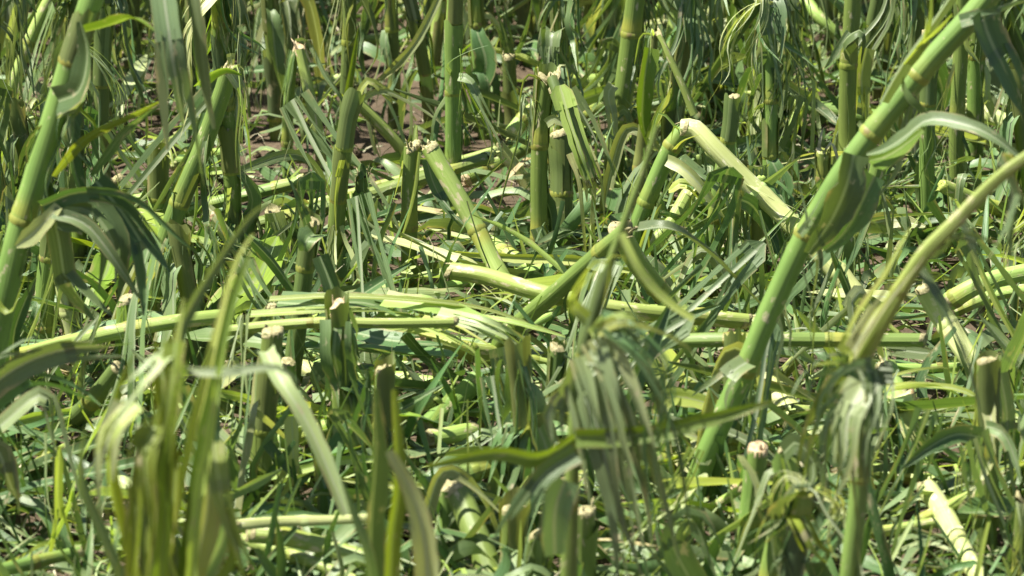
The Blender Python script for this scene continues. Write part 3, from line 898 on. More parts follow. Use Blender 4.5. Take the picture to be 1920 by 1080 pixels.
fallen('fallen_stalk', 'long bright green stem lying level across the left side', 'the level stem at left',
       [(-40, 690, .11), (110, 648, .12), (220, 622, .13), (330, 603, .14), (430, 592, .14)], 32, 'stalk_yellow', nodes=[.15, .62])
fallen('fallen_stalk', 'slender level stem with a pale rubbed joint lying behind the thick stub left of centre', 'the slender level stem',
       [(415, 622, .16), (500, 612, .17), (610, 604, .18), (720, 606, .18), (850, 604, .18)], 22, 'stalk_yellow', nodes=[.42], flat=.05)
fallen('fallen_stalk', 'green stem with a clean cut left end lying across the centre', 'the cut-ended centre stem',
       [(848, 508, .15), (920, 520, .15), (1000, 545, .15), (1090, 566, .14), (1200, 585, .13), (1400, 603, .11)], 33, 'stalk_yellow', nodes=[.5, .82])
fallen('fallen_stalk', 'smooth green stem leaning up to the right in the middle of the picture', 'the leaning centre stem',
       [(930, 650, .05), (975, 606, .10), (1040, 550, .16), (1110, 488, .22), (1175, 430, .27)], 36, 'stalk', nodes=[.85], end='torn')
fallen('fallen_stalk', 'long level stem lit along its top, lying behind the big slanting stalk at right', 'the long level stem at right',
       [(1180, 652, .14), (1250, 641, .15), (1400, 637, .16), (1560, 636, .16), (1730, 638, .16)], 29, 'stalk', nodes=[.36, .7])
fallen('fallen_stalk', 'thick arched yellow-green stem entering from the right edge', 'the thick arched stem at right edge',
       [(1780, 566, .10), (1820, 541, .12), (1870, 522, .13), (1990, 500, .14)], 34, 'stalk_yellow', nodes=[.06])
fallen('fallen_stalk', 'thinner curved stem just below the thick arched one at the right edge', 'the thin curved stem at right edge',
       [(1786, 584, .06), (1830, 566, .07), (1880, 550, .08), (1990, 535, .09)], 26, 'stalk_yellow', nodes=[.1])
fallen('fallen_stalk', 'pale soft stem slanting down right just right of the blurred front plant', 'the pale soft stem',
       [(1160, 430, .20), (1200, 500, .14), (1250, 560, .09), (1310, 620, .05)], 38, 'stalk_yellow', nodes=[.6], w1=40)
fallen('fallen_stalk', 'short thick log of stalk lying toward the left below centre', 'the short thick log',
       [(895, 712, .08), (850, 755, .06), (795, 805, .04)], 38, 'stalk', w1=40, nodes=[])
fallen('fallen_stalk', 'thinner log lying parallel in front of the short thick log', 'the thinner parallel log',
       [(905, 730, .05), (870, 768, .04), (830, 800, .03)], 30, 'stalk', nodes=[])
fallen('fallen_stalk', 'stubby bright chunk of stalk lying level below centre', 'the stubby bright chunk',
       [(808, 822, .06), (850, 815, .06), (886, 806, .06)], 36, 'stalk_yellow', w1=34, nodes=[])
fallen('fallen_stalk', 'pale flattened stem slanting down right beside the tall stub at right', 'the pale flattened stem',
       [(1735, 540, .16), (1770, 600, .12), (1810, 660, .09), (1870, 745, .04)], 40, 'peeled', nodes=[.35], flat=.15)
fallen('fallen_stalk', 'cream peeled stem lying down to the bottom right corner', 'the cream peeled stem',
       [(1740, 918, .07), (1770, 965, .06), (1805, 1030, .05), (1850, 1110, .04)], 40, 'peeled', nodes=[.45])
fallen('fallen_stalk', 'bright split stem lying level, topmost of the bundle at bottom left', 'the top stem of the bundle',
       [(440, 985, .10), (520, 978, .10), (600, 975, .10), (700, 972, .10)], 18, 'peeled', nodes=[.5], flat=.2)
fallen('fallen_stalk', 'thick bright stem with a raised joint in the middle of the bundle at bottom left', 'the thick stem of the bundle',
       [(470, 1000, .08), (530, 1005, .08), (600, 1022, .07), (720, 1058, .06)], 34, 'stalk_yellow', nodes=[.22], flat=.1)
fallen('fallen_stalk', 'slim bright stem slanting lowest in the bundle at bottom left', 'the lowest stem of the bundle',
       [(455, 1012, .05), (510, 1030, .05), (580, 1054, .05), (690, 1100, .04)], 24, 'stalk_yellow', nodes=[.4], flat=.1)
fallen('fallen_stalk', 'green stem lying in the bottom left corner', 'the corner stem at bottom left',
       [(-30, 1078, .06), (60, 1056, .06), (150, 1036, .06)], 26, 'stalk', nodes=[.6])
fallen('fallen_stalk', 'pale broken stem slanting behind the small cream-topped stub', 'the pale stem behind the small stub',
       [(530, 660, .06), (580, 695, .05), (640, 735, .03)], 34, 'peeled', nodes=[.4])
fallen('fallen_stalk', 'dull green stem poking up left of the neat stub at left', 'the dull green stem at left',
       [(120, 800, .03), (165, 760, .07), (222, 690, .13)], 36, 'stalk_dark', nodes=[.5])
fallen('fallen_stalk', 'thin green stem rising right in front of the stub behind the slanting stalk', 'the thin rising stem',
       [(1300, 980, .05), (1345, 945, .07), (1392, 915, .10)], 18, 'stalk_yellow', nodes=[.3])
fallen('fallen_stalk', 'broken stem rising among litter left of the tall stub at right', 'the rising stem near the tall stub',
       [(1690, 1000, .03), (1740, 970, .05), (1830, 925, .09)], 30, 'stalk_yellow', nodes=[.3])
fallen('fallen_stalk', 'pale bright stem lying behind the lower part of the big slanting stalk', 'the pale stem behind the slanting stalk',
       [(1420, 690, .05), (1450, 730, .04), (1500, 790, .02)], 44, 'peeled', nodes=[.5], flat=.15)
fallen('fallen_stalk', 'short green cut piece slanting up right of the big slanting stalk', 'the short slanting cut piece',
       [(1448, 725, .02), (1470, 700, .04), (1498, 668, .07)], 24, 'stalk_yellow', nodes=[])
fallen('fallen_stalk', 'short green stub end leaning on the slender level stem at left', 'the leaning stub end',
       [(430, 650, .10), (470, 620, .13), (505, 578, .17)], 20, 'stalk', nodes=[])
fallen('fallen_stalk', 'bright bundle stem lying level behind the long level stem at right', 'the hidden level stem',
       [(1190, 585, .04), (1300, 592, .05), (1420, 606, .05)], 36, 'stalk_yellow', nodes=[.6])
fallen('fallen_stalk', 'yellow-green broken stem lying at the foot of the dark shaded stalk', 'the stem at the dark stalk foot',
       [(915, 455, .05), (950, 475, .05), (1000, 505, .04)], 34, 'stalk_yellow', nodes=[.5], end0='torn', endmat='pith_brown')
fallen('fallen_stalk', 'slanted green stem crossing the top edge right of centre', 'the slanted stem at the top edge',
       [(1490, -30, .12), (1530, 25, .09), (1578, 75, .05)], 26, 'stalk_yellow', nodes=[])
fallen('fallen_stalk', 'level green stem behind the upside-down V stalk', 'the level back stem',
       [(590, 76, .03), (650, 78, .03), (720, 74, .03)], 24, 'stalk', nodes=[.5])

#@@FRONT
# ------------------------------------------------------------------ near plants, out of focus
plant('corn_stalk', 'tall blurred stalk at the left edge with a wide leaf over the top', 'the tall blurred left stalk',
      (-70, 1000), [(-20, 700), (8, 560), (36, 432), (70, 320), (104, 215), (140, 100), (172, 0), (215, -130)], 52, w1=44, nodes=[.55, .80], auto=0, sheaths=1,
      leaves=[([(205, -110), (260, -150, -.08), (310, -90, -.12), (328, 40, -.14), (335, 160, -.14), (352, 290, -.14)], 92, 'leaf_grey', E(strips=3, tear=.55, spread=.05, fold=.35, tip=.5)),
              ([(300, -60, -.12), (320, 80, -.15), (345, 220, -.15), (360, 340, -.15)], 50, 'leaf_grey', E(strips=3, tear=.35, spread=.06, tip=.4)),
              ([(160, 60, -.02), (200, 50, -.05), (250, 35, -.08), (310, 75, -.1)], 42, 'leaf_bright', E(fold=.3, tip=.2)),
              ([(110, 190, -.03), (150, 170, -.05), (165, 100, -.05), (150, 40, -.05)], 50, 'leaf', E(fold=.5, tip=.3)),
              ([(120, 200, -.02), (150, 190, -.03), (150, 150, -.03)], 56, 'leaf_bright', E(fold=.5, tip=.4)),
              ([(30, 462, -.03), (60, 440, -.04), (95, 405, -.05), (110, 385, -.05)], 34, 'leaf_pale', E(base_w=.2, tip=.5)),
              ([(80, 385, -.04), (150, 360, -.05), (240, 370, -.06), (310, 440, -.07), (350, 480, -.07)], 34, 'leaf', E(fold=.5, strips=3, tear=.4, spread=.08)),
              ([(110, 390, -.04), (170, 400, -.04), (205, 460, -.05), (190, 560, -.05)], 80, 'leaf', E(fold=.3, tip=.3, strips=4, tear=.3, spread=.08, n0=Vector((.35, -.93, .1)))),
              ([(100, 400, -.05), (160, 420, -.06), (210, 480, -.07), (262, 560, -.07)], 24, 'leaf_grey', E(fold=.6)),
              ([(180, 340, .0), (230, 400, -.01), (280, 480, -.02), (330, 570, -.03)], 46, 'leaf', E(strips=2, tear=.6, fold=.4, n0=Vector((.35, -.93, .1)))),
              ([(95, 380, -.03), (110, 450, -.03), (125, 540, -.03), (160, 640, -.03)], 44, 'leaf', E(strips=2, tear=.6, n0=Vector((.35, -.93, .1)))),
              ([(100, 330, -.02), (160, 260, -.04), (260, 210, -.06), (300, 190, -.07)], 26, 'leaf_bright', E(base_w=.4)),
              ([(170, 330, -.02), (200, 290, -.04), (240, 240, -.06), (310, 190, -.07)], 22, 'leaf', E(base_w=.4)),
              ([(-10, 560, -.03), (20, 590, -.04), (60, 480, -.05)], 16, 'leaf_bright', E())])
plant('corn_stalk', 'blurred yellow-green fan of torn blades at bottom left', 'the blurred fan at bottom left',
      (318, 1700), [(318, 1440), (312, 1120), (300, 960), (292, 860)], 46, w1=30, mat='stalk', nodes=[.3, .7], auto=0, sheaths=1, end='torn',
      leaves=[([(300, 1150, -.02), (270, 960, -.02), (310, 760, -.02), (345, 600, -.02), (470, 400, -.02), (520, 380, -.02)], 26, 'leaf_grey', E(fold=.7, tip=.5, twist=1.2)),
              ([(340, 1150), (370, 960), (400, 760), (430, 600), (470, 470)], 42, 'leaf_bright', E(fold=.5, tip=.2, n0=Vector((-.55, -.7, .45)))),
              ([(300, 1150, -.04), (345, 900, -.04), (395, 680, -.04), (440, 500, -.04), (475, 440, -.04)], 24, 'leaf_yellow', E(fold=.5, tip=.2, n0=Vector((-.55, -.7, .45)))),
              ([(280, 1150, -.04), (300, 900, -.04), (325, 700, -.04), (345, 560, -.04)], 30, 'leaf_yellow', E(fold=.5, tip=.2, n0=Vector((-.55, -.7, .45)))),
              ([(260, 760, -.07), (215, 800, -.08), (195, 860, -.08), (200, 960, -.08)], 44, 'leaf_yellow', E(strips=4, tear=.3, spread=.1, rag=.2, n0=Vector((-.6, -.6, .5)))),
              ([(330, 650, -.06), (280, 700, -.08), (225, 770, -.09), (190, 830, -.09)], 40, 'leaf_pale', E(strips=5, tear=.1, spread=.08, rag=.2, n0=Vector((-.6, -.6, .5)))),
              ([(250, 1100, -.03), (255, 980, -.04), (262, 880, -.04), (275, 780, -.04)], 30, 'leaf_bright', E(fold=.6, n0=Vector((-.4, -.8, .4)))),
              ([(300, 1120, -.08), (312, 960, -.09), (318, 820, -.09), (350, 680, -.09)], 30, 'leaf_bright', E(fold=.7, n0=Vector((-.3, -.8, .4)))),
              ([(360, 1120, -.06), (372, 960, -.07), (395, 820, -.07), (420, 640, -.07)], 24, 'leaf_yellow', E(fold=.7, n0=Vector((-.3, -.8, .4)))),
              ([(290, 800, -.07), (270, 860, -.09), (275, 960, -.09), (260, 1100, -.09)], 70, 'leaf_bright', E(strips=6, tear=.1, spread=.05, n0=Vector((-.55, -.7, .45)))),
              ([(330, 640, -.07), (320, 760, -.09), (300, 900, -.09), (320, 1090, -.09)], 50, 'leaf_bright', E(strips=6, tear=.1, spread=.06, n0=Vector((-.55, -.7, .45)))),
              ([(400, 830, -.05), (410, 900, -.07), (430, 980, -.07), (480, 1090, -.07)], 40, 'leaf_yellow', E(strips=3, tear=.4, spread=.06)),
              ([(300, 1150, -.03), (330, 900, -.05), (330, 720, -.06), (340, 610, -.06)], 48, 'leaf_bright', E(fold=.6, tip=.2, strips=2, tear=.6, spread=.03, n0=Vector((-.55, -.7, .45)))),
              ([(260, 1130), (220, 960), (205, 850), (235, 745), (290, 660)], 28, 'leaf_bright', E(fold=.6, strips=3, tear=.6, spread=.05)),
              ([(235, 760, -.03), (205, 820, -.04), (195, 920, -.05), (210, 1060, -.05)], 46, 'leaf_pale', E(strips=4, tear=.3, spread=.06)),
              ([(340, 1140, .02), (385, 980, .02), (390, 870, .02), (370, 820, .02)], 50, 'leaf_pale', E(fold=.5)),
              ([(330, 1150, .03), (420, 1000, .03), (380, 920, .03)], 36, 'leaf_grey', E(fold=.5)),
              ([(250, 1140, -.02), (190, 1000, -.02), (150, 900, -.02), (160, 800, -.02)], 24, 'leaf_grey', E(fold=.5)),
              ([(350, 700, -.06), (430, 700, -.07), (520, 690, -.07), (560, 720, -.07)], 20, 'leaf_grey', E(fold=.4)),
              ([(330, 1100, -.06), (300, 980, -.07), (280, 860, -.07), (300, 760, -.07)], 40, 'leaf_bright', E(fold=.5, n0=Vector((-.55, -.7, .45)))),
              ([(370, 1140, -.03), (440, 1040, -.04), (420, 950, -.04), (470, 1130, -.05)], 22, 'leaf_bright', E(fold=.5))])
plant('corn_stalk', 'broad upright dark green blades blurred at bottom left of centre', 'the broad blurred blades',
      (712, 1580), [(712, 1380), (712, 1130)], 40, w1=30, mat='stalk', nodes=[.4], auto=0, sheaths=0, end='torn',
      leaves=[([(700, 1180), (694, 1000), (704, 850), (700, 730)], 70, 'leaf', E(fold=.35, tip=.35, twist=.3, n0=Vector((.8, -.7, 0)))),
              ([(730, 1180, -.02), (735, 1010, -.02), (748, 900, -.02), (738, 730, -.02)], 34, 'leaf_bright', E(fold=.5, tip=.3)),
              ([(800, 1180, -.03), (800, 1040, -.03), (775, 930, -.03), (730, 845, -.03)], 44, 'leaf_pale', E(fold=.4, tip=.4)),
              ([(700, 1180, -.05), (690, 1050, -.06), (660, 960, -.06), (640, 900, -.06)], 30, 'leaf', E(fold=.4)),
              ([(500, 660, .35), (530, 720, .30), (580, 800, .28), (650, 965, .25)], 34, 'leaf_pale', E(fold=.6, tip=.7))])
plant('corn_stalk', 'blurred front plant with a bright green joint and curtains of shredded leaf, right of centre', 'the blurred front plant',
      (1060, 1460), [(1064, 1200), (1074, 880), (1086, 690), (1112, 590), (1165, 430), (1205, 320), (1232, 235)], 44, w1=10, mat='stalk', nodes=[.45, .67], auto=0, sheaths=1, end='none',
      leaves=[([(1085, 680, -.02), (1060, 740, -.03), (1030, 770, -.04), (1050, 850, -.05)], 50, 'leaf_grey', E(fold=.3, strips=3, tear=.5, spread=.06)),
              ([(1090, 700, -.02), (1120, 760, -.04), (1140, 860, -.05), (1160, 960, -.05), (1165, 1100, -.05)], 105, 'leaf_grey', E(strips=6, tear=.0, spread=.07, n0=Vector((-.5, -.65, .5)))),
              ([(1095, 640, -.02), (1160, 660, -.04), (1210, 760, -.05), (1240, 900, -.05), (1270, 1060, -.05)], 91, 'leaf_grey', E(strips=8, tear=.0, spread=.07, n0=Vector((-.5, -.65, .5)))),
              ([(1110, 600, -.02), (1180, 620, -.05), (1250, 700, -.06), (1240, 840, -.06), (1300, 1080, -.06)], 46, 'leaf', E(strips=7, tear=.0, spread=.12)),
              ([(1100, 600, -.03), (1070, 560, -.04), (1130, 480, -.05), (1100, 640, -.05)], 30, 'leaf_yellow', E(strips=4, tear=.2, spread=.15)),
              ([(1160, 440, -.02), (1190, 500, -.03), (1240, 560, -.03), (1300, 600, -.03)], 22, 'leaf_yellow', E(fold=.5, tip=.6)),
              ([(1100, 640, -.03), (1140, 760, -.05), (1180, 920, -.05), (1215, 1090, -.05)], 85, 'leaf_grey', E(strips=7, tear=.0, spread=.07, n0=Vector((-.5, -.65, .5)))),
              ([(1110, 610, -.03), (1170, 720, -.05), (1215, 850, -.06), (1235, 1000, -.06)], 74, 'leaf_pale', E(strips=6, tear=.0, spread=.07, n0=Vector((-.5, -.65, .5)))),
              ([(1090, 690, -.03), (1120, 800, -.05), (1150, 950, -.06), (1200, 1090, -.06)], 85, 'leaf_grey', E(strips=7, tear=.0, spread=.07, n0=Vector((-.5, -.65, .5)))),
              ([(1120, 600, -.04), (1200, 680, -.06), (1255, 800, -.07), (1270, 1000, -.07)], 40, 'leaf', E(strips=7, tear=.0, spread=.12)),
              ([(1080, 820, -.03), (1010, 860, -.05), (930, 850, -.06), (800, 875, -.06)], 30, 'leaf_bright', E(fold=.4, tip=.2)),
              ([(1080, 820, -.05), (1200, 815, -.06), (1350, 780, -.07), (1460, 750, -.07)], 34, 'leaf_bright', E(fold=.4, tip=.1)),
              ([(1080, 850, -.06), (1020, 890, -.07), (970, 960, -.08), (940, 1020, -.08)], 38, 'leaf', E(fold=.5, tip=.2, strips=3, tear=.5, spread=.05)),
              ([(1060, 900, -.04), (1040, 960, -.05), (1040, 1040, -.05)], 60, 'leaf_grey', E(fold=.2, tip=.7)),
              ([(1120, 620, -.04), (1180, 600, -.05), (1280, 630, -.05), (1330, 700, -.05)], 24, 'leaf_yellow', E(strips=4, tear=.2, spread=.12)),
              ([(1110, 630, -.03), (1150, 590, -.04), (1200, 590, -.04), (1240, 640, -.04)], 26, 'leaf_yellow', E(strips=4, tear=.2, spread=.15))])
plant('corn_stalk', 'blurred front stalk with a ragged tuft that bends away to the right edge', 'the blurred tufted stalk',
      (1570, 1400), [(1590, 1100), (1610, 930), (1612, 800), (1610, 700)], 42, w1=34, mat='stalk', nodes=[.35, .75], auto=0, sheaths=1, end='torn',
      bent=E(pts=[(1606, 690, -.02), (1650, 605, -.03), (1722, 490, -.04), (1800, 410, -.05), (1880, 330, -.06), (1970, 262, -.07)], w=30, w1=16, mat='stalk_yellow', nodes=[.3], end0='none', flat=.2),
      leaves=[([(1590, 670, -.03), (1625, 600, -.05), (1680, 530, -.06), (1740, 440, -.06)], 44, 'leaf_yellow', E(fold=.55, tip=.1, twist=.3, strips=4, tear=.2, spread=.05, n0=Vector((-.5, -.6, .5)))),
              ([(1600, 660, -.05), (1640, 590, -.07), (1690, 520, -.07), (1730, 470, -.07)], 40, 'leaf_pale', E(fold=.4, strips=4, tear=.15, spread=.06, n0=Vector((-.5, -.6, .5)))),
              ([(1640, 700, -.05), (1600, 690, -.08), (1560, 730, -.09), (1580, 800, -.09)], 50, 'leaf_grey', E(strips=6, tear=.1, spread=.15)),
              ([(1640, 690, -.05), (1650, 760, -.08), (1620, 850, -.09), (1630, 980, -.09)], 60, 'leaf', E(strips=6, tear=.15, spread=.1)),
              ([(1620, 720, -.06), (1590, 780, -.08), (1585, 860, -.09), (1560, 930, -.09)], 60, 'leaf_pale', E(strips=5, tear=.3, spread=.1)),
              ([(1600, 760, -.06), (1560, 770, -.08), (1540, 850, -.09), (1545, 960, -.09)], 46, 'leaf', E(strips=5, tear=.2, spread=.1)),
              ([(1600, 690, -.03), (1560, 680, -.05), (1520, 700, -.06), (1500, 760, -.06)], 40, 'leaf_grey', E(strips=5, tear=.2, spread=.12)),
              ([(1600, 700, -.03), (1570, 730, -.05), (1540, 800, -.06), (1530, 900, -.06)], 60, 'leaf_bright', E(strips=5, tear=.3, spread=.08)),
              ([(1600, 690, -.03), (1630, 740, -.05), (1645, 860, -.06), (1650, 1000, -.06)], 40, 'leaf_grey', E(strips=4, tear=.2, spread=.05)),
              ([(1570, 720, -.04), (1560, 800, -.05), (1575, 880, -.05)], 40, 'leaf', E(strips=3, tear=.3)),
              ([(1740, 480, -.03), (1790, 440, -.04), (1850, 450, -.05), (1930, 500, -.05)], 30, 'leaf_grey', E(strips=4, tear=.2, spread=.1)),
              ([(1720, 500, -.03), (1760, 560, -.04), (1810, 680, -.05), (1830, 850, -.05)], 22, 'leaf_grey', E(strips=3, tear=.2, spread=.06)),
              ([(1800, 415, -.03), (1830, 480, -.04), (1850, 600, -.05), (1940, 680, -.05)], 20, 'leaf_grey', E(strips=3, tear=.2, spread=.06)),
              ([(1880, 330, .05), (1870, 300, .03), (1890, 340, .03), (1920, 440, .03)], 60, 'leaf_grey', E(strips=2, tear=.7, fold=.3))])
plant('corn_stalk', 'yellow-green leaning stem rising from the bottom edge, left of the blurred tufted stalk', 'the yellow-green bottom stem',
      (1430, 1180), [(1445, 1080), (1468, 960), (1474, 860)], 54, w1=34, mat='stalk', nodes=[.35, .75], auto=0, sheaths=1, end='torn',
      leaves=[([(1470, 860, -.02), (1478, 900, -.03), (1480, 960, -.03)], 44, 'leaf_yellow', E(fold=.5)),
              ([(1470, 850, -.02), (1500, 830, -.04), (1540, 900, -.05), (1560, 1000, -.05)], 40, 'leaf', E(strips=3, tear=.5)),
              ([(1300, 1100, -.05), (1260, 1010, -.06), (1300, 960, -.06), (1370, 1100, -.06)], 60, 'leaf', E(fold=.3, tip=.1, strips=4, tear=.35, spread=.06, n0=Vector((.4, -.9, .1))))])
plant('corn_stub', 'dark split sheath standing at the bottom edge below the blurred front plant', 'the split sheath at the bottom',
      (1092, 1180), [(1094, 1080), (1096, 960)], 46, w1=40, cat='corn stub', mat='stalk', nodes=[.5], auto=0, sheaths=2, end='torn')
plant('corn_stub', 'short green stub at the bottom edge left of the blurred front plant', 'the short bottom-edge stub',
      (1004, 1150), [(1006, 1060), (1010, 1000)], 38, cat='corn stub', w1=34, nodes=[.5], auto=1, sheaths=1)
plant('corn_stub', 'thin pale stub standing in the bottom right corner', 'the thin corner stub',
      (1905, 1150), [(1910, 1040), (1916, 950)], 30, cat='corn stub', w1=26, nodes=[.5], auto=1, sheaths=0, end='torn')
plant('corn_stalk', 'grey-green blurred blades lying out from the left edge below the level stem', 'the blurred blades at the left edge',
      (-110, 1200), [(-105, 950), (-90, 760)], 46, mat='stalk', nodes=[.5], auto=0, sheaths=0, end='torn',
      leaves=[([(-60, 760, -.02), (30, 690, -.03), (120, 655, -.04), (245, 640, -.04)], 50, 'leaf_grey', E(fold=.5, strips=3, tear=.75, spread=.06)),
              ([(-60, 720, -.03), (20, 650, -.04), (90, 630, -.05)], 18, 'leaf_grey', E(strips=2, tear=.5)),
              ([(-60, 800, .02), (60, 700, .0), (160, 690, .0), (230, 700, .0)], 36, 'leaf', E(strips=3, tear=.5)),
              ([(-60, 840, -.02), (0, 850, -.02), (10, 950, -.02), (20, 1060, -.02)], 50, 'leaf_grey', E(strips=3, tear=.4)),
              ([(0, 800, .05), (80, 740, .05), (100, 830, .05), (125, 1060, .05)], 34, 'leaf_grey', E(strips=4, tear=.3))])

#@@LEAVES
# ------------------------------------------------------------------ loose leaves one can point at
loose_leaf('long grey-green leaf arching down right between the slender leaning stub and the slanting stalk',
           [(1195, 432, .27), (1255, 428, .28), (1320, 468, .24), (1385, 530, .18), (1445, 592, .12)], 30, 'leaf_grey', fold=.5, tip=.3, n0=Vector((0, -.5, 1)))
loose_leaf('broad blue-green leaf lying over the slender level stem left of centre',
           [(520, 568, .16), (600, 572, .17), (680, 568, .17), (760, 592, .15), (840, 612, .12)], 52, 'leaf', fold=.3, strips=3, tear=.6, spread=.05, n0=Vector((0, -.6, 1)))
loose_leaf('thin bright strip of leaf lying along the top of the centre bundle',
           [(505, 562, .17), (620, 556, .18), (740, 560, .18), (900, 578, .16), (1060, 630, .12)], 15, 'leaf_yellow', fold=.3, n0=Vector((0, -.5, 1)))
loose_leaf('wide sunlit yellow-green leaf across the middle of the centre bundle',
           [(720, 562, .17), (800, 572, .17), (860, 585, .16), (930, 606, .15)], 44, 'leaf_yellow', fold=.15, tip=.3, n0=Vector((0, -.5, 1)))
loose_leaf('torn yellow-green leaf fanning into strips at the right end of the centre bundle',
           [(780, 610, .14), (850, 628, .14), (930, 665, .13), (1040, 705, .10)], 60, 'leaf_yellow', strips=6, tear=.15, spread=.06, fold=.2, n0=Vector((0, -.5, 1)))
loose_leaf('second fanned leaf of the centre bundle bending down at its end',
           [(700, 600, .15), (800, 622, .15), (880, 660, .14), (945, 730, .10)], 46, 'leaf_yellow', strips=4, tear=.3, spread=.08, fold=.2, n0=Vector((0, -.5, 1)))
loose_leaf('long split yellow-green strip over the left half of the centre bundle',
           [(470, 590, .17), (600, 583, .18), (720, 585, .17), (830, 600, .16)], 20, 'leaf_yellow', strips=3, tear=.3, spread=.04, n0=Vector((-.3, -.5, 1)))
loose_leaf('pale split strip curling down at the right of the centre bundle',
           [(820, 590, .17), (900, 610, .17), (960, 640, .15), (1010, 690, .11)], 34, 'leaf_pale', strips=4, tear=.2, spread=.06, n0=Vector((-.3, -.5, 1)))
loose_leaf('green leaf shadowed under the centre bundle',
           [(650, 620, .11), (740, 640, .11), (830, 640, .11), (960, 650, .10)], 50, 'leaf', strips=3, tear=.4, spread=.08, n0=Vector((0, -.5, 1)))
loose_leaf('thin pointed strip jutting right from the centre bundle',
           [(880, 592, .15), (960, 604, .15), (1060, 632, .13)], 14, 'leaf_yellow', n0=Vector((0, -.5, 1)))
loose_leaf('narrow dark leaf slanting down right under the centre bundle',
           [(760, 625, .13), (800, 670, .10), (850, 705, .08), (890, 715, .07)], 22, 'leaf', fold=.6)
loose_leaf('smooth green leaf hanging down beside the logs below centre',
           [(890, 660, .16), (893, 720, .11), (902, 780, .07), (930, 832, .04)], 28, 'leaf', fold=.4, tip=.3)
loose_leaf('frayed bundle of leaf fibre hanging right of the logs below centre',
           [(945, 650, .15), (955, 710, .11), (968, 770, .07), (990, 850, .02)], 60, 'leaf_grey', strips=7, tear=.1, spread=.07)
loose_leaf('dark curved leaf lifting to the right above the logs',
           [(700, 790, .06), (745, 770, .09), (800, 740, .12), (830, 722, .13)], 20, 'leaf', fold=.6)
loose_leaf('thin arched leaf bowing over the litter below centre',
           [(870, 880, .05), (920, 840, .10), (975, 818, .12), (1040, 830, .10)], 16, 'leaf_grey', fold=.6)
loose_leaf('pale ribbed leaf lying flat left of the browned hollow stub',
           [(1225, 800, .05), (1290, 850, .05), (1350, 900, .04)], 60, 'leaf_pale', fold=.15, strips=3, tear=.6, spread=.05)
loose_leaf('pale leaf hanging straight down right of the thick stub below centre left',
           [(548, 780, .14), (550, 860, .09), (552, 930, .04)], 30, 'leaf_pale', fold=.4, tip=.6, strips=2, tear=.7)
loose_leaf('dark narrow leaf crossing the long level stem just left of the slanting stalk',
           [(1220, 630, .14), (1290, 595, .17), (1350, 572, .19)], 18, 'leaf', fold=.5)
loose_leaf('rounded green leaf tip below the long level stem at right',
           [(1430, 655, .09), (1480, 655, .09), (1535, 685, .06)], 28, 'leaf_grey', fold=.2, tip=.1)
loose_leaf('thin straight leaf rib slanting down right of the slanting stalk',
           [(1435, 655, .09), (1460, 700, .06), (1495, 755, .03)], 11, 'leaf_grey', fold=.6)
loose_leaf('pale green leaf lying level behind the green stalk with a low joint',
           [(1620, 425, .05), (1670, 412, .05), (1735, 425, .05)], 34, 'leaf_pale', fold=.3)
loose_leaf('dark leaf lying low in front of the spiked short stub',
           [(1380, 275, .08), (1430, 262, .09), (1500, 290, .06), (1560, 330, .03)], 26, 'leaf', fold=.4)
loose_leaf('grey leaf slanting down right behind the big slanting stalk',
           [(1475, 160, .14), (1530, 200, .10), (1590, 250, .07), (1610, 270, .05)], 26, 'leaf_grey', fold=.4)
loose_leaf('thin pale leaf rib poking in from the top edge right of centre',
           [(1380, -10, .16), (1430, 8, .15), (1470, 28, .14), (1474, 110, .08)], 13, 'leaf_pale', fold=.5)
loose_leaf('upright dark green leaf behind the slender leaning stub',
           [(1380, 15, .25), (1372, 60, .20), (1374, 130, .13), (1380, 180, .08)], 34, 'leaf_bright', fold=.3, tip=.2)
loose_leaf('folded yellowish leaf standing right of the upright dark green leaf',
           [(1392, 30, .22), (1400, 110, .13), (1408, 190, .06), (1415, 245, .02)], 22, 'leaf_yellow', fold=.7, tip=.6)
loose_leaf('bent green leaf lying against the lower part of the bright peeled stalk',
           [(1380, 370, .17), (1375, 430, .12), (1370, 520, .06), (1368, 600, .02)], 20, 'leaf_grey', fold=.5)
loose_leaf('rounded shoulder leaf curling down below the bright peeled stalk',
           [(1390, 375, .16), (1410, 385, .15), (1440, 430, .11), (1460, 480, .08)], 34, 'leaf', fold=.3, tip=.2)

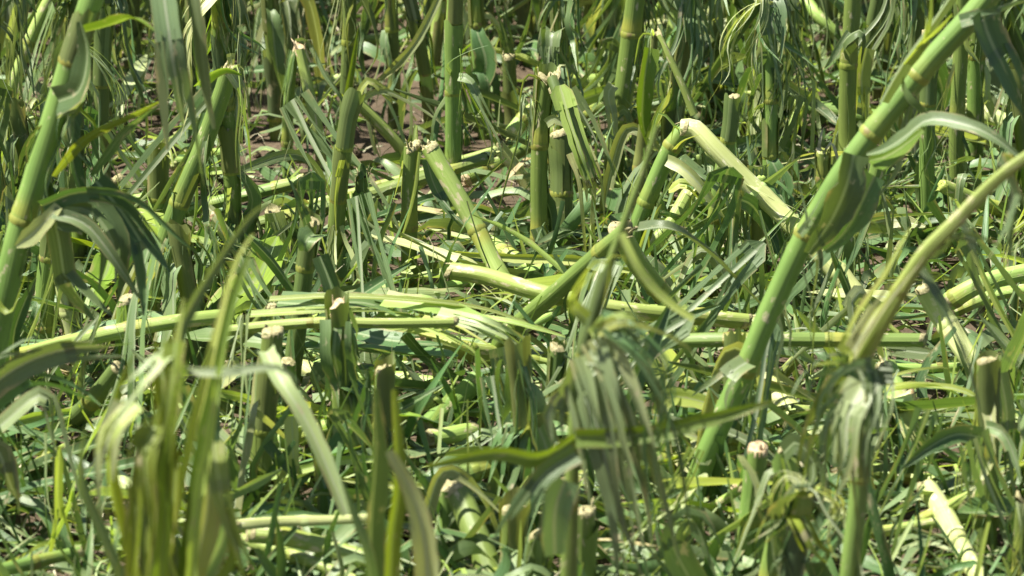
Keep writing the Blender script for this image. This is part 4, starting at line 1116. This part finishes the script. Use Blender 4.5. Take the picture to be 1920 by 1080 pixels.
#@@FILL
# ------------------------------------------------------------------ the rest of the rows
PROTO = []
PDESC = [('slim stalk hung with dark shreds', 'corn stalk', 'corn_stalk'), ('dark stalk with torn leaves', 'corn stalk', 'corn_stalk'),
         ('stalk with its head snapped over', 'corn stalk', 'kinked_corn_stalk'), ('low stub with ragged top', 'corn stub', 'corn_stub'),
         ('tall dark stalk with few strips', 'corn stalk', 'corn_stalk'), ('leaning yellowish shredded stalk', 'corn stalk', 'corn_stalk'),
         ('green stalk with drooping strips', 'corn stalk', 'corn_stalk'), ('short split fibrous stub', 'corn stub', 'corn_stub')]
PH_ = [.52, .60, .26, .15, .66, .45, .40, .22]
for i, (d, cat, kind) in enumerate(PDESC):
    org = Vector((0, 0, 0))
    root = empty(kind, org)
    h = PH_[i]
    r = R.uniform(.0085, .0118)
    ln = Vector((R.uniform(-.1, .1), R.uniform(-.1, .1), 0)) * (2.6 if i == 5 else 1)
    pts = [Vector((0, 0, -.03)), ln * h * .3 + Vector((0, 0, h * .4)), ln * h + Vector((0, 0, h))]
    fr, idx, L = shaft(root, org, pts, r, r * .85, ('stalk', 'stalk_dark', 'stalk', 'stalk', 'stalk_dark', 'stalk_yellow', 'stalk', 'stalk')[i], 'torn' if i != 3 else 'cut', endmat=('pith', 'stalk_yellow', 'peeled', 'stalk_yellow', 'peeled', 'pith_brown', 'stalk_yellow', 'pith_brown')[i])
    for j in idx[:3]:
        sheath(root, org, fr, max(1, j), R.uniform(.05, .1), r, R.choice(('sheath', 'sheath', 'leaf_grey')), R.uniform(.3, 2), R.uniform(1, 1.4))
    if i == 2:
        t = fr[-1][0]
        shaft(root, org, [t + Vector((.012, 0, 0)), t + Vector((.06, -.03, -.08)), t + Vector((.14, -.06, -.24))], r, r * .8, 'stalk_yellow', 'none', name='broken_top', end0='torn', flat=.08)
    for _ in range((15, 16, 11, 7, 14, 12, 15, 10)[i]):
        j = R.choice(idx) if idx else len(fr) - 1
        hang_leaf(root, org, fr[R.choice((j, len(fr) - 1, R.randint(3, len(fr) - 1)))][0])
    PROTO.append(root)

used_pairs = set()
def rel_label(p, d):
    u, v = proj(p)
    cand = sorted(HEROES, key=lambda h: (h[2] - p).length)
    for h in cand[:20]:
        dx, dy = p.x - h[2].x, p.y - h[2].y
        if abs(dx) > abs(dy):
            rel = 'just right of' if dx > 0 else 'just left of'
        else:
            rel = 'behind' if dy > 0 else 'in front of'
        t = d + ' ' + rel + ' ' + h[3]
        if t not in used_pairs and len(t.replace('-', ' ').split()) <= 16:
            used_pairs.add(t)
            return t
    return None

spots = []
def hides(p, h, tol=30):
    u, v = proj(p)
    _, vt = proj(p + Vector((0, 0, h)))
    return sum(1 for a, b, y in SHOWN if abs(a - u) < tol and vt < b < v and y > p.y - .03) > 1

def clear_of(p, d):
    for h in HEROES:
        if abs(h[2].x - p.x) < d and abs(h[2].y - p.y) < d * 1.6:
            return False
    return all((q - p).length > .075 for q in spots)

first = [True] * len(PROTO)
def put(p, i, label, group):
    d, cat, kind = PDESC[i]
    o = PROTO[i] if first[i] else copy_tree(PROTO[i])
    first[i] = False
    o.location = p
    o.rotation_euler = (R.gauss(0, .05), R.gauss(0, .05), R.uniform(0, 6.28))
    s = R.uniform(.88, 1.1)
    o.scale = (s, s, s * R.uniform(.85, 1.15))
    if i == 6 and p.y < 5.6:                             # the near ones are snapped off low
        o.scale.z *= .55
    tag(o, label, cat, group)
    spots.append(p)

TALL = [0, 1, 4, 5, 6, 0, 2]
LOW = [3, 7, 6, 7]
for rowY in (4.25, 4.75, 4.97, 5.2, 5.45, 5.70, 5.9, 6.15, 6.50, 6.85, 7.05, 7.25, 7.45, 7.8, 8.2, 8.8):
    half = 0.62 + rowY * .115 + .42
    x = -half
    while x < half:
        x += .7 * R.uniform(.06, .11) if rowY > 6.9 else R.uniform(.085, .15)
        p = Vector((x + R.gauss(0, .015), rowY + R.gauss(0, .05), 0))
        u, v = proj(p)
        inside = -30 < u < 1950
        if 690 < u < 1000 and 370 < v < 770:
            continue                                   # open soil
        if not clear_of(p, .05 if rowY < 6 else .035):
            continue
        if 430 < u < 490 and 160 < v < 420 or 860 < u < 1000 and 110 < v < 340 and R.random() < .7:
            continue
        i = R.choice(TALL if rowY > 6.0 else LOW)
        d = PDESC[i][0]
        if inside and rowY < 5.6:
            i = R.choice((3, 7, 7, 6))
            d = PDESC[i][0]
            if R.random() < .35:
                continue
        if inside and hides(p, PH_[i], (44 if i in (2, 5) else 36) if rowY > 5.6 else (40 if i in (2, 5) else 28)) and R.random() < (1.1 if rowY > 5.6 else .85):
            continue
        lab = rel_label(p, d) if inside else None
        if lab:
            put(p, i, lab, 'corn stalks filling the rows')
        else:
            put(p, i, d + (' in the far back rows' if inside else ' beyond the side of the picture'), 'corn stalks ' + ('of the far back rows' if inside else 'outside the picture') + ', ' + d)

#@@LITTER
# ------------------------------------------------------------------ torn leaves on the ground: 300 single ones, then scraps
SD = ['short bright piece of stem', 'long green stem', 'thin yellow-green stem', 'pale peeled length of stem']
def litter_density(u, v):
    d = .5 + .5 * min(1, max(0, (v - 60) / 350))
    if u > 1150:
        d = max(d, .85)
    if 430 < u < 1000 and 120 < v < 545:
        d *= .42
    if u < 420 and v < 450:
        d *= .7
    return d

n = 0
while n < 40:
    u, v = R.uniform(-20, 1940), R.uniform(60, 1120)
    if R.random() > litter_density(u, v) ** 1.5:
        continue
    p = PH(u, v, 0)
    if hides(p, .06, 30) and R.random() < .8:
        continue
    i = R.choice((0, 0, 1, 2, 2, 3))
    L = (.10, .32, .26, .20)[i] * R.uniform(.75, 1.3)
    a = R.gauss(0, .55) + (math.pi if R.random() < .5 else 0)
    d = Vector((math.cos(a), math.sin(a), 0)) * L / 2
    z0, z1 = R.uniform(.012, .05), R.uniform(.012, .11)
    root = empty('fallen_stalk', p)
    r = (.011, .0105, .0065, .012)[i] * R.uniform(.8, 1.1)
    shaft(root, p, [p - d + Vector((0, 0, z0)), p + Vector((R.gauss(0, .006), R.gauss(0, .006), (z0 + z1) / 2)), p + d + Vector((0, 0, z1))], r, r * .9,
          ('stalk_yellow', 'stalk', 'stalk_yellow', 'peeled')[i], R.choice(('cut', 'torn')), end0=R.choice(('cut', 'torn')), flat=.12, endmat=R.choice(('stalk_yellow', 'peeled', 'pith_brown')))
    if R.random() < .5:
        leaf_part(root, p, [p + d * .3 + Vector((0, 0, z1 + .01)), p + d * .9 + Vector((R.gauss(0, .03), R.gauss(0, .03), z1 + .02)), p + d * 1.7 + Vector((R.gauss(0, .06), R.gauss(0, .05), .02))], R.uniform(.01, .022), R.choice(('leaf', 'leaf_grey', 'leaf_yellow')), strips=R.choice((1, 3, 5)), tear=.2, tip=.1, base_w=.4)
    tag(root, rel_label(p, SD[i]) or SD[i] + ' among the litter', 'fallen stalk', 'broken stalks lying on the ground')
    n += 1

LV = []
# name, length, width, material, strips, tear, rise of the far end, stoop of the near end
LKIND = [('narrow straight grey-green leaf strip', .26, .009, 'leaf_grey', 1, .5, .03), ('long straight green leaf strip', .34, .013, 'leaf', 2, .6, .05), ('bright yellow-green leaf shred', .22, .010, 'leaf_yellow', 1, .5, .04),
         ('pale upturned leaf strip', .24, .018, 'leaf_pale', 3, .5, .05), ('broad flat torn leaf', .26, .036, 'leaf', 4, .5, .03), ('frayed thready leaf end', .2, .03, 'leaf_grey', 8, .05, .05),
         ('broad fresh leaf piece', .18, .032, 'leaf_bright', 3, .6, .05), ('bleached dry leaf strip', .2, .012, 'leaf_dry', 2, .4, .02), ('slanting leaf strip', .25, .012, 'leaf_grey', 2, .5, .15),
         ('slanting split leaf', .26, .030, 'leaf_grey', 5, .1, .20), ('shredded leaf leaning upright', .22, .034, 'leaf', 6, .1, .20), ('pale bent-over leaf strip', .24, .016, 'leaf_pale', 2, .6, .12),
         ('tall frayed leaf', .2, .04, 'leaf_grey', 8, .0, .19), ('steep dark leaf strip', .22, .014, 'leaf', 2, .6, .20), ('pale steep stalk sliver', .18, .009, 'leaf_yellow', 2, .5, .16)]
for i, (d, L, w, m, st, te, rise) in enumerate(LKIND):
    mb = MB()
    g = lambda k: Vector((R.gauss(0, k), R.gauss(0, k), abs(R.gauss(0, k))))
    run = math.sqrt(max(.001, L * L - rise * rise))
    pts = [Vector((run / 2, 0, rise)), Vector((run / 6, 0, rise * .68)) + g(.006), Vector((-run / 6, 0, rise * .33)) + g(.006), Vector((-run / 2, 0, 0))]
    if i == 11:
        pts = [Vector((0, 0, -.005)), Vector((.015, 0, L * .35)), Vector((.04, 0, L * .58)), Vector((.09, .01, L * .42)), Vector((.13, .02, L * .1))]
    leaf_mesh(mb, pts, w, n0=Vector((R.gauss(0, .3), R.gauss(0, .5), 1)) if rise < .1 else None, strips=st, tear=te, spread=.16, fold=R.uniform(.1, .6), twist=R.gauss(0, .7), tip=R.choice((.03, .1, .2)), ripple=.12, base_w=.15, rag=.18, zmin=-.01)
    LV.append(mb.build('torn_leaf', m))
lfirst = [True] * len(LKIND)
n = 0
while n < 298:
    u, v = R.uniform(-60, 1980), R.uniform(-10, 1120)
    if R.random() > litter_density(u, v):
        continue
    p = PH(u, v, 0)
    i = n if n < len(LKIND) else R.choice((0, 0, 1, 1, 2, 2, 3, 3, 4, 4, 5, 6, 7, 8, 8, 9, 9, 10, 10, 10, 11, 11, 12, 12, 12, 13, 13, 14, 14))
    if n >= len(LKIND) and hides(p, .18 if LKIND[i][6] > .1 else .05, 22) and R.random() < .85:
        continue
    o = LV[i] if lfirst[i] else LV[i].copy()
    if not lfirst[i]:
        COL.objects.link(o)
    lfirst[i] = False
    o.location = p + Vector((0, 0, R.choice((.004, .02, .04, .06)) if LKIND[i][6] < .1 else .0))
    o.rotation_euler = (R.gauss(0, .2), R.gauss(0, .12), R.gauss(0, .7) + (math.pi if R.random() < .5 else 0))
    sc = R.uniform(.85, 1.45)
    o.scale = (sc, sc, sc)
    tag(o, rel_label(p, LKIND[i][0]) or LKIND[i][0] + ' on the litter', 'leaf', 'torn leaf litter: ' + LKIND[i][0])
    n += 1

def scraps(count, name, mat, label, lo, hi, wlo, whi, zhi, gate, vert=.0):
    mb = MB()
    k = 0
    while k < count:
        u, v = R.uniform(-300, 2220), R.uniform(-60, 1250)
        if R.random() > gate(u, v):
            continue
        p = PH(u, v, 0)
        L = R.uniform(lo, hi)
        a = R.uniform(0, 6.28)
        d = Vector((math.cos(a), math.sin(a), 0))
        e = Vector((-d.y, d.x, 0))
        z0 = R.uniform(.002, zhi)
        if R.random() < vert:
            d = Vector((R.gauss(0, .38), R.gauss(0, .35), 1)).normalized()
            q = [p, p + d * L * .5 + e * R.gauss(0, .01), p + d * L + e * R.gauss(0, .03)]
        else:
            q = [p + Vector((0, 0, z0)), p + d * L * .35 + e * R.gauss(0, .004) + Vector((0, 0, z0 + R.uniform(0, .03))), p + d * L * .7 + e * R.gauss(0, .006) + Vector((0, 0, z0 + R.uniform(0, .02))), p + d * L + e * R.gauss(0, .009) + Vector((0, 0, max(.003, z0 + R.uniform(-.02, .02))))]
        path, _ = resample(spline(q, .02), 6)
        ribbon(mb, path, R.uniform(wlo, whi), Vector((R.gauss(0, .4), R.gauss(0, .4), 1)), 2, R.uniform(-.3, .8), R.gauss(0, 1.2), 0, .42, R.random(), R.random(), .2, R.choice((.1, .5, .9)))
        k += 1
    o = mb.build(name, mat)
    tag(o, label, 'leaf litter', None, 'stuff')
low_gap = lambda u, v: litter_density(u, v) * (.55 if v > 620 else 1.0)
up_density = lambda u, v: max(.4, litter_density(u, v))
scraps(1900, 'leaf_scraps', 'leaf', 'countless dark green scraps of shredded leaf covering the soil', .04, .14, .002, .009, .03, low_gap, .1)
scraps(420, 'leaf_shreds', 'leaf', 'countless dark green leaf shreds standing upright between the stalks', .07, .20, .004, .014, .05, up_density, .85)
scraps(520, 'leaf_shreds', 'leaf_grey', 'countless grey-green leaf threads standing between the stalks', .07, .20, .003, .011, .05, up_density, .7)
scraps(700, 'leaf_scraps', 'leaf_yellow', 'countless yellow-green slivers of stalk and leaf in the litter', .04, .16, .0015, .006, .04, low_gap, .4)
scraps(900, 'leaf_scraps', 'leaf_pale', 'countless pale leaf scraps scattered over the field', .04, .17, .0015, .007, .05, low_gap, .6)
scraps(900, 'leaf_mat', 'leaf', 'flat torn pieces of green leaf matted together on the ground', .06, .18, .008, .022, .05, low_gap, .08)
scraps(800, 'leaf_mat', 'leaf_grey', 'flat torn pieces of grey-green leaf matted together on the ground', .05, .16, .007, .020, .06, low_gap, .08)
scraps(900, 'dry_litter', 'fibre', 'countless dry straw-coloured fibres on the bare soil', .02, .09, .001, .003, .01, lambda u, v: .5, .03)
scraps(500, 'root_threads', 'root', 'countless thin dead root threads on the bare soil', .03, .10, .0008, .0018, .03, lambda u, v: .5, .35)

mb = MB()
for k in range(900):
    p = PH(R.uniform(-300, 2220), R.uniform(-60, 1250), 0)
    r = R.choice((.003, .004, .006, .009, .014)) * R.uniform(.7, 1.3)
    b0 = len(mb.v)
    z = soil_h(p.x, p.y)
    for j in range(3):
        for q in range(6):
            a = q / 6 * 6.28 + j * .5
            rr = r * (1.0, .95, .45)[j] * R.uniform(.75, 1.2)
            mb.add((p.x + math.cos(a) * rr, p.y + math.sin(a) * rr * .9, z + r * (-.35, .35, .8)[j] * R.uniform(.8, 1.2)), (p.x, p.y))
    for j in range(2):
        for q in range(6):
            mb.f.append((b0 + j * 6 + q, b0 + j * 6 + (q + 1) % 6, b0 + (j + 1) * 6 + (q + 1) % 6, b0 + (j + 1) * 6 + q))
    mb.f.append(tuple(b0 + 12 + q for q in range(6)))
o = mb.build('soil_clods', SOIL)
tag(o, 'countless small clods of dry brown soil between the rows', 'soil', None, 'stuff')
